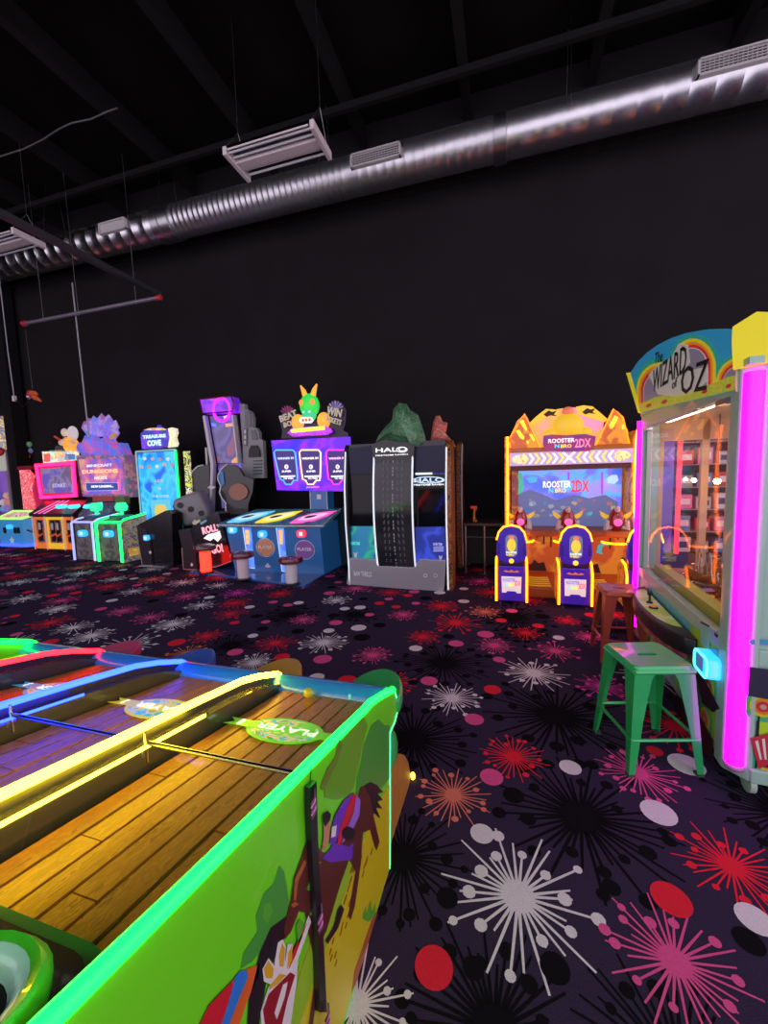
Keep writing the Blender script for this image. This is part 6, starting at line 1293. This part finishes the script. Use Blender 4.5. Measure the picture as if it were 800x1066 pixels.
sg2 = hp('name_sign', ((285, 315), (500, 312), (500, 370), (295, 388)), art('sign_multi', [(.75, .55, .10), (.75, .25, .15), (.10, .50, .65), (.8, .7, .5), (.75, .6, .1)], 6, .9), YH-.04, YH+.06)
for P, m in ((((300, 330), (340, 328), (340, 380), (300, 382)), glow('sign_red', (.85, .12, .10), .8)), (((440, 330), (500, 330), (500, 368), (440, 368)), glow('sign_navy', (.08, .2, .5), .8))): hp('sign_panel', P, m, YH-.05, YH-.04, sg2)
MB().lathe((kh(450, 352)[0], YH-.055, kh(450, 352)[1]), [(.06, 0), (.06, .01)], 14, 'Y').build('sign_eye', PRINTW, sg2)
cx_, cz_ = kh(430, 310); zt2 = kh(430, 215)[1]; hgt = zt2-cz_
dome = MB().lathe((cx_, YH+.1, cz_), [(.40, 0), (.40, hgt*.45), (.33, hgt*.75), (.18, hgt*.95), (.02, hgt)], 20).build('glass_dome', glass('dome_glass', (.95, .9, .85)), pk_, smooth=True)
MB().ball((cx_+.05, YH+.1, cz_+hgt*.42), .20, .14, .20, 12, 8).build('amber_core', glow('core_amber', (1, .35, .03), 1.1), dome, smooth=True)
for dx, dz2, r_ in ((-.16, .62, .10), (.15, .55, .09), (-.02, .78, .08)): MB().ball((cx_+dx, YH+.05, cz_+hgt*dz2), r_, r_*.7, r_*.8, 10, 6).build('dome_puff', mat('puff_cream', (.7, .55, .45), .4, es=.4), dome, smooth=True)
MB().lathe((kh(456, 195)[0], YH+.06, kh(456, 195)[1]), [(.02, -.02), (.17, -.01), (.18, .0), (.17, .02)], 20, 'Y').build('white_disc', mat('disc_white', (.78, .70, .70), .3, es=.35), dome, smooth=True)
MB().ball((kh(405, 188)[0], YH+.06, kh(405, 188)[1]), .09, .07, .10, 10, 6).build('pale_knob', mat('puff_cream', (.7, .55, .45), .4), dome, smooth=True)
MB().tube([(kh(395, 240)[0], YH, kh(395, 240)[1]), (kh(360, 215)[0], YH-.02, kh(360, 215)[1])], [.03, .02], 6).build('red_rod', mat('rod_red', (.6, .08, .05), .4, es=.3), dome)
# cabinet bays
YBF = 6.86
x0b, x1b = wy(37, 560, YBF).x, wy(79, 560, YBF).x
MB().box(x0b, x1b+.02, YBF+.02, 7.6, 0, .80).build('cabinet', BLKP, pk_)
MB().pyz([(6.80, .80), (6.80, .86), (7.22, 1.16), (7.3, 1.16), (7.3, .80)], x0b-.05, x1b+.04).build('ramp_deck', mat('ramp_dark', (.06, .03, .05), .3), pk_); rd_ = pk_.children[-1]
for k in range(3):
    x = x0b+.10+k*.16; MB().add([(x, 6.80, .866), (x+.06, 6.80, .866), (x+.36, 7.2, 1.152), (x+.30, 7.2, 1.152)], [(0, 1, 2, 3)]).build('ramp_stripe', glow('stripe_pink', (1, .18, .55), 1.2), rd_)
for px, py in ((67, 527), (80, 527)):
    q = wy(px, py, 6.95); MB().pxz([(q.x-.10, q.z-.03), (q.x-.04, q.z+.04), (q.x+.10, q.z+.05), (q.x+.12, q.z-.01), (q.x+.02, q.z-.05)], 6.80, 6.95).build('deck_lamp', glow('lamp_cyan', (.08, .8, .9), 1.2), rd_)
OB = glow('bay_orange', (.85, .20, .02), .55); YBY = glow('bay_yellow', (.95, .55, .02), .6)
edges = [37.5, 50.5, 69, 79]
for i in range(3):
    xa2 = wy(edges[i], 560, YBF).x+.03; xb2 = wy(edges[i+1], 560, YBF).x-.03
    m = (OB, YBY, OB)[i]
    f = MB()
    for q in ((xa2, xb2, .02, .16), (xa2, xb2, .72, .78), (xa2, xa2+.04, .02, .78), (xb2-.04, xb2, .02, .78)): f.box(q[0], q[1], YBF-.03, YBF+.01, q[2], q[3])
    ff = f.build('bay_frame', m, pk_)
    MB().box(xa2+.04, xb2-.04, YBF-.005, YBF+.02, .16, .72).build('bay_panel', art('bay_art', [(.04, .02, .03), (.16, .05, .10), (.30, .10, .03), (.06, .04, .12)], 6, .4), ff)
    nb = 2 if i == 1 else 1
    for k in range(nb):
        xx = xa2+(xb2-xa2)*(k+1)/(nb+1)
        MB().box(xx-.05, xx+.05, YBF-.03, YBF-.005, .20, .70).build('bay_post', BLKP, ff); MB().tube([(xx-.08, YBF-.04, .38), (xx, YBF-.05, .33), (xx+.08, YBF-.04, .38)], .02, 6).build('bay_hook', mat('hook_red', (.6, .10, .03), .4, es=.4), ff); MB().box(xx-.035, xx+.035, YBF-.034, YBF-.03, .48, .64).build('bay_tag', mat('tag_pale', (.45, .4, .45), .4, es=.2), ff)
for e in edges:
    x = wy(e, 560, YBF).x; MB().tube([(x, YBF-.04, .0), (x, YBF-.04, .80)], .016, 6).build('bay_trim', mat('bay_trim_white', (.65, .62, .66), .4, es=.2), pk_)

# ---- low blue playfield cabinet at the left edge
YL_ = 6.98
bl = thing('low_playfield_game', 'low light blue cabinet with glowing yellow-green rimmed top at the left edge', 'arcade game', (-12, 7.0, 0))
xa3, xb3, xc3 = wy(1, 568, YL_).x, wy(26, 570, YL_).x, wy(40, 568, 7.15).x
zt3 = wy(15, 541, YL_).z
BLU = mat('sky_cabinet', (.05, .28, .60), .35, emit=(.05, .3, .65), es=.35)
MB().pxy([(xa3, YL_), (xb3, YL_), (xc3, 7.15), (xc3, 7.22), (xa3, 7.22)], .0, zt3).build('body', BLU, bl); lbod = bl.children[-1]
MB().prism([(xa3, YL_, zt3+.01), (xb3, YL_, zt3+.01), (xc3+.02, 7.15, zt3+.08), (xc3, 7.24, zt3+.16), (xa3+.15, 7.24, zt3+.16)], (0, 0, .03)).build('playfield', art('playfield_art', [(.55, .10, .22), (.70, .45, .40), (.25, .10, .20), (.75, .68, .5), (.35, .30, .15)], 7, .6), bl)
MB().tube([(xa3, YL_-.01, zt3+.03), (xb3, YL_-.01, zt3+.03), (xc3+.02, 7.14, zt3+.11), (xc3, 7.24, zt3+.19), (xa3+.15, 7.24, zt3+.19)], .03, 8, closed=True).build('rim_light', glow('rim_lime', (.45, 1, .18), 1.1), bl, smooth=True)
MB().tube([(xa3, YL_-.015, .05), (xb3, YL_-.015, .05), (xc3, 7.135, .05)], .03, 8).build('base_light', glow('base_blue', (.02, .03, 1), 6), bl, smooth=True)
xq = (xa3+xb3)/2
MB().pxz(rrect(xq-.09, xq+.09, zt3*.66, zt3*.82, .05), YL_-.05, YL_).build('card_reader', glow('reader_azure', (.03, .45, 1), 1.2), lbod)
for dx in (-.22, .16, .28): MB().pxz(rrect(xq+dx-.05, xq+dx+.05, zt3*.5, zt3*.72, .02), YL_-.01, YL_).build('coin_slot', BLKP, lbod)
MB().pxz([(xq+(.10 if k % 2 == 0 else .045)*sin(R(36*k)), zt3*.24+(.10 if k % 2 == 0 else .045)*cos(R(36*k))) for k in range(10)], YL_-.01, YL_).build('star', mat('star_pale', (.5, .62, .55), .4, es=.3), lbod)
MB().tube([(xb3+.10, YL_+.03, zt3*.62), (xb3+.30, YL_+.08, zt3*.50), (xc3-.08, 7.10, zt3*.62)], .02, 6).build('smile_print', mat('smile_dark', (.10, .02, .04), .4), lbod)
# ---- crane cabinet at the very edge
YX = 7.30
cr_ = thing('crane_cabinet', 'tall crane cabinet full of pastel plush at the left edge of the photo', 'arcade game', (-13.3, 7.45, 0))
xr4 = wy(9, 500, YX).x; xl4 = xr4-.9
z = lambda py: wy(6, py, YX).z
MB().box(xl4, xr4, YX, 7.65, 0, z(534)).build('base', mat('crane_purple', (.20, .04, .35), .4, es=.25), cr_)
for x in (xl4+.02, xr4-.02):
    for y in (YX+.02, 7.63): MB().box(x-.03, x+.03, y-.03, y+.03, z(534), z(468)).build('post', mat('crane_post', (.5, .45, .55), .35, .3), cr_)
MB().box(xl4+.02, xr4-.02, YX+.01, YX+.014, z(534), z(468)).build('front_glass', GLASS, cr_)
MB().box(xl4, xr4, 7.6, 7.65, z(534), z(468)).build('rear_panel', glow('crane_back', (.25, .10, .55), .6), cr_)
hd4 = MB().box(xl4, xr4, YX-.03, 7.65, z(490), z(470)).build('header', mat('crane_header', (.55, .60, .5), .4, es=.3), cr_)
MB().pxz([(xl4, z(470)), (xr4, z(470)), (xr4-.05, z(455)), (xr4-.1, z(432)), (xl4+.1, z(432))], YX, YX+.12).build('topper', art('crane_topper_art', [(.05, .10, .30), (.60, .25, .08), (.12, .25, .45), (.70, .45, .05), (.65, .60, .5)], 5, .6), cr_)
MB().tube([(xl4+.1, YX-.02, z(432)), (xr4-.1, YX-.02, z(432))], .03, 6).build('topper_light', glow('topper_amber', (1, .55, .03), 1.3), cr_)
MB().ball((xr4-.1, YX-.08, z(470)), .14, .10, .12, 10, 6).build('red_knob', REDP, cr_, smooth=True)
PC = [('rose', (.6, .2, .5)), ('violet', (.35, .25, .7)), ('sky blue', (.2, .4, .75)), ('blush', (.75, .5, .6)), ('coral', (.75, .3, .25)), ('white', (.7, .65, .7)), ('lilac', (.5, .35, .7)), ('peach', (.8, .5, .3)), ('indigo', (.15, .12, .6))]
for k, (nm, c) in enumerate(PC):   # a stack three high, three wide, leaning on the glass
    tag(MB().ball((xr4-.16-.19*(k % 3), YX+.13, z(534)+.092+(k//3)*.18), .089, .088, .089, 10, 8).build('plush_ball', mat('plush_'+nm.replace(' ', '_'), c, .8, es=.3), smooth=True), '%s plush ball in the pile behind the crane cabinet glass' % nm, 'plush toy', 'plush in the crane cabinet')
# ---- red machine behind the column and its balloons
YZ = 7.38
rx0, rx1 = wy(24.5, 510, YZ).x, wy(42.5, 510, YZ).x
rm = thing('red_machine', 'red lit machine with glittering front between the column and the pink screen', 'arcade game', ((rx0+rx1)/2, 7.5, 0))
zz = lambda py: wy(33, py, YZ).z
MB().box(rx0, rx1, YZ, 7.66, 0, zz(500)).build('body', mat('red_lacquer', (.45, .015, .10), .3, emit=(.6, .02, .12), es=.35), rm)
MB().pxz([(rx0, zz(530)), (rx0+.62*(rx1-rx0), zz(530)), (rx0+.5*(rx1-rx0), zz(508)), (rx0+.8*(rx1-rx0), zz(495)), (rx0+.4*(rx1-rx0), zz(487)), (rx0, zz(487))], YZ-.05, YZ).build('glitter_panel', art('glitter_red', [(.6, .02, .05), (.75, .10, .12), (.45, .01, .05), (.85, .45, .45), (.65, .03, .08)], 14, .75), rm)
MB().box(rx0-.02, rx0+.5, YZ-.08, YZ, zz(489), zz(485)).build('shelf', mat('shelf_red', (.35, .02, .06), .4), rm)
# wall-side display pole that carries the balloons
BAL = [(29, 462.5, 3.3, (.15, .42, .18), 'green'), (24, 467, 3.1, (.55, .10, .30), 'pink'), (30, 469, 2.8, (.22, .25, .60), 'blue'), (26.5, 475, 4.0, (.70, .22, .06), 'orange'), (25, 480, 2.8, (.10, .14, .42), 'navy')]
for px, py, rp_x, c, nm in BAL:
    p = wy(px, py, 7.6); r_ = (wy(px+rp_x, py, 7.6)-p).length*.60
    t = thing('balloon', '%s balloon in the cluster above the red machine' % nm, 'balloon', (p.x, 7.70-r_*.9, p.z-r_), 0, 'balloons above the red machine')
    MB().ball((p.x, 7.70-r_*.9, p.z), r_, r_*.9, r_*1.08, 12, 8).build('skin', mat('balloon_'+nm, c, .25, coat=.5, es=.1), t, smooth=True)
    MB().lathe((p.x, 7.70-r_*.9, p.z-r_*1.2), [(.02, 0), (.008, .02), (.02, r_*.15)], 8).build('knot', mat('balloon_'+nm, c), t)
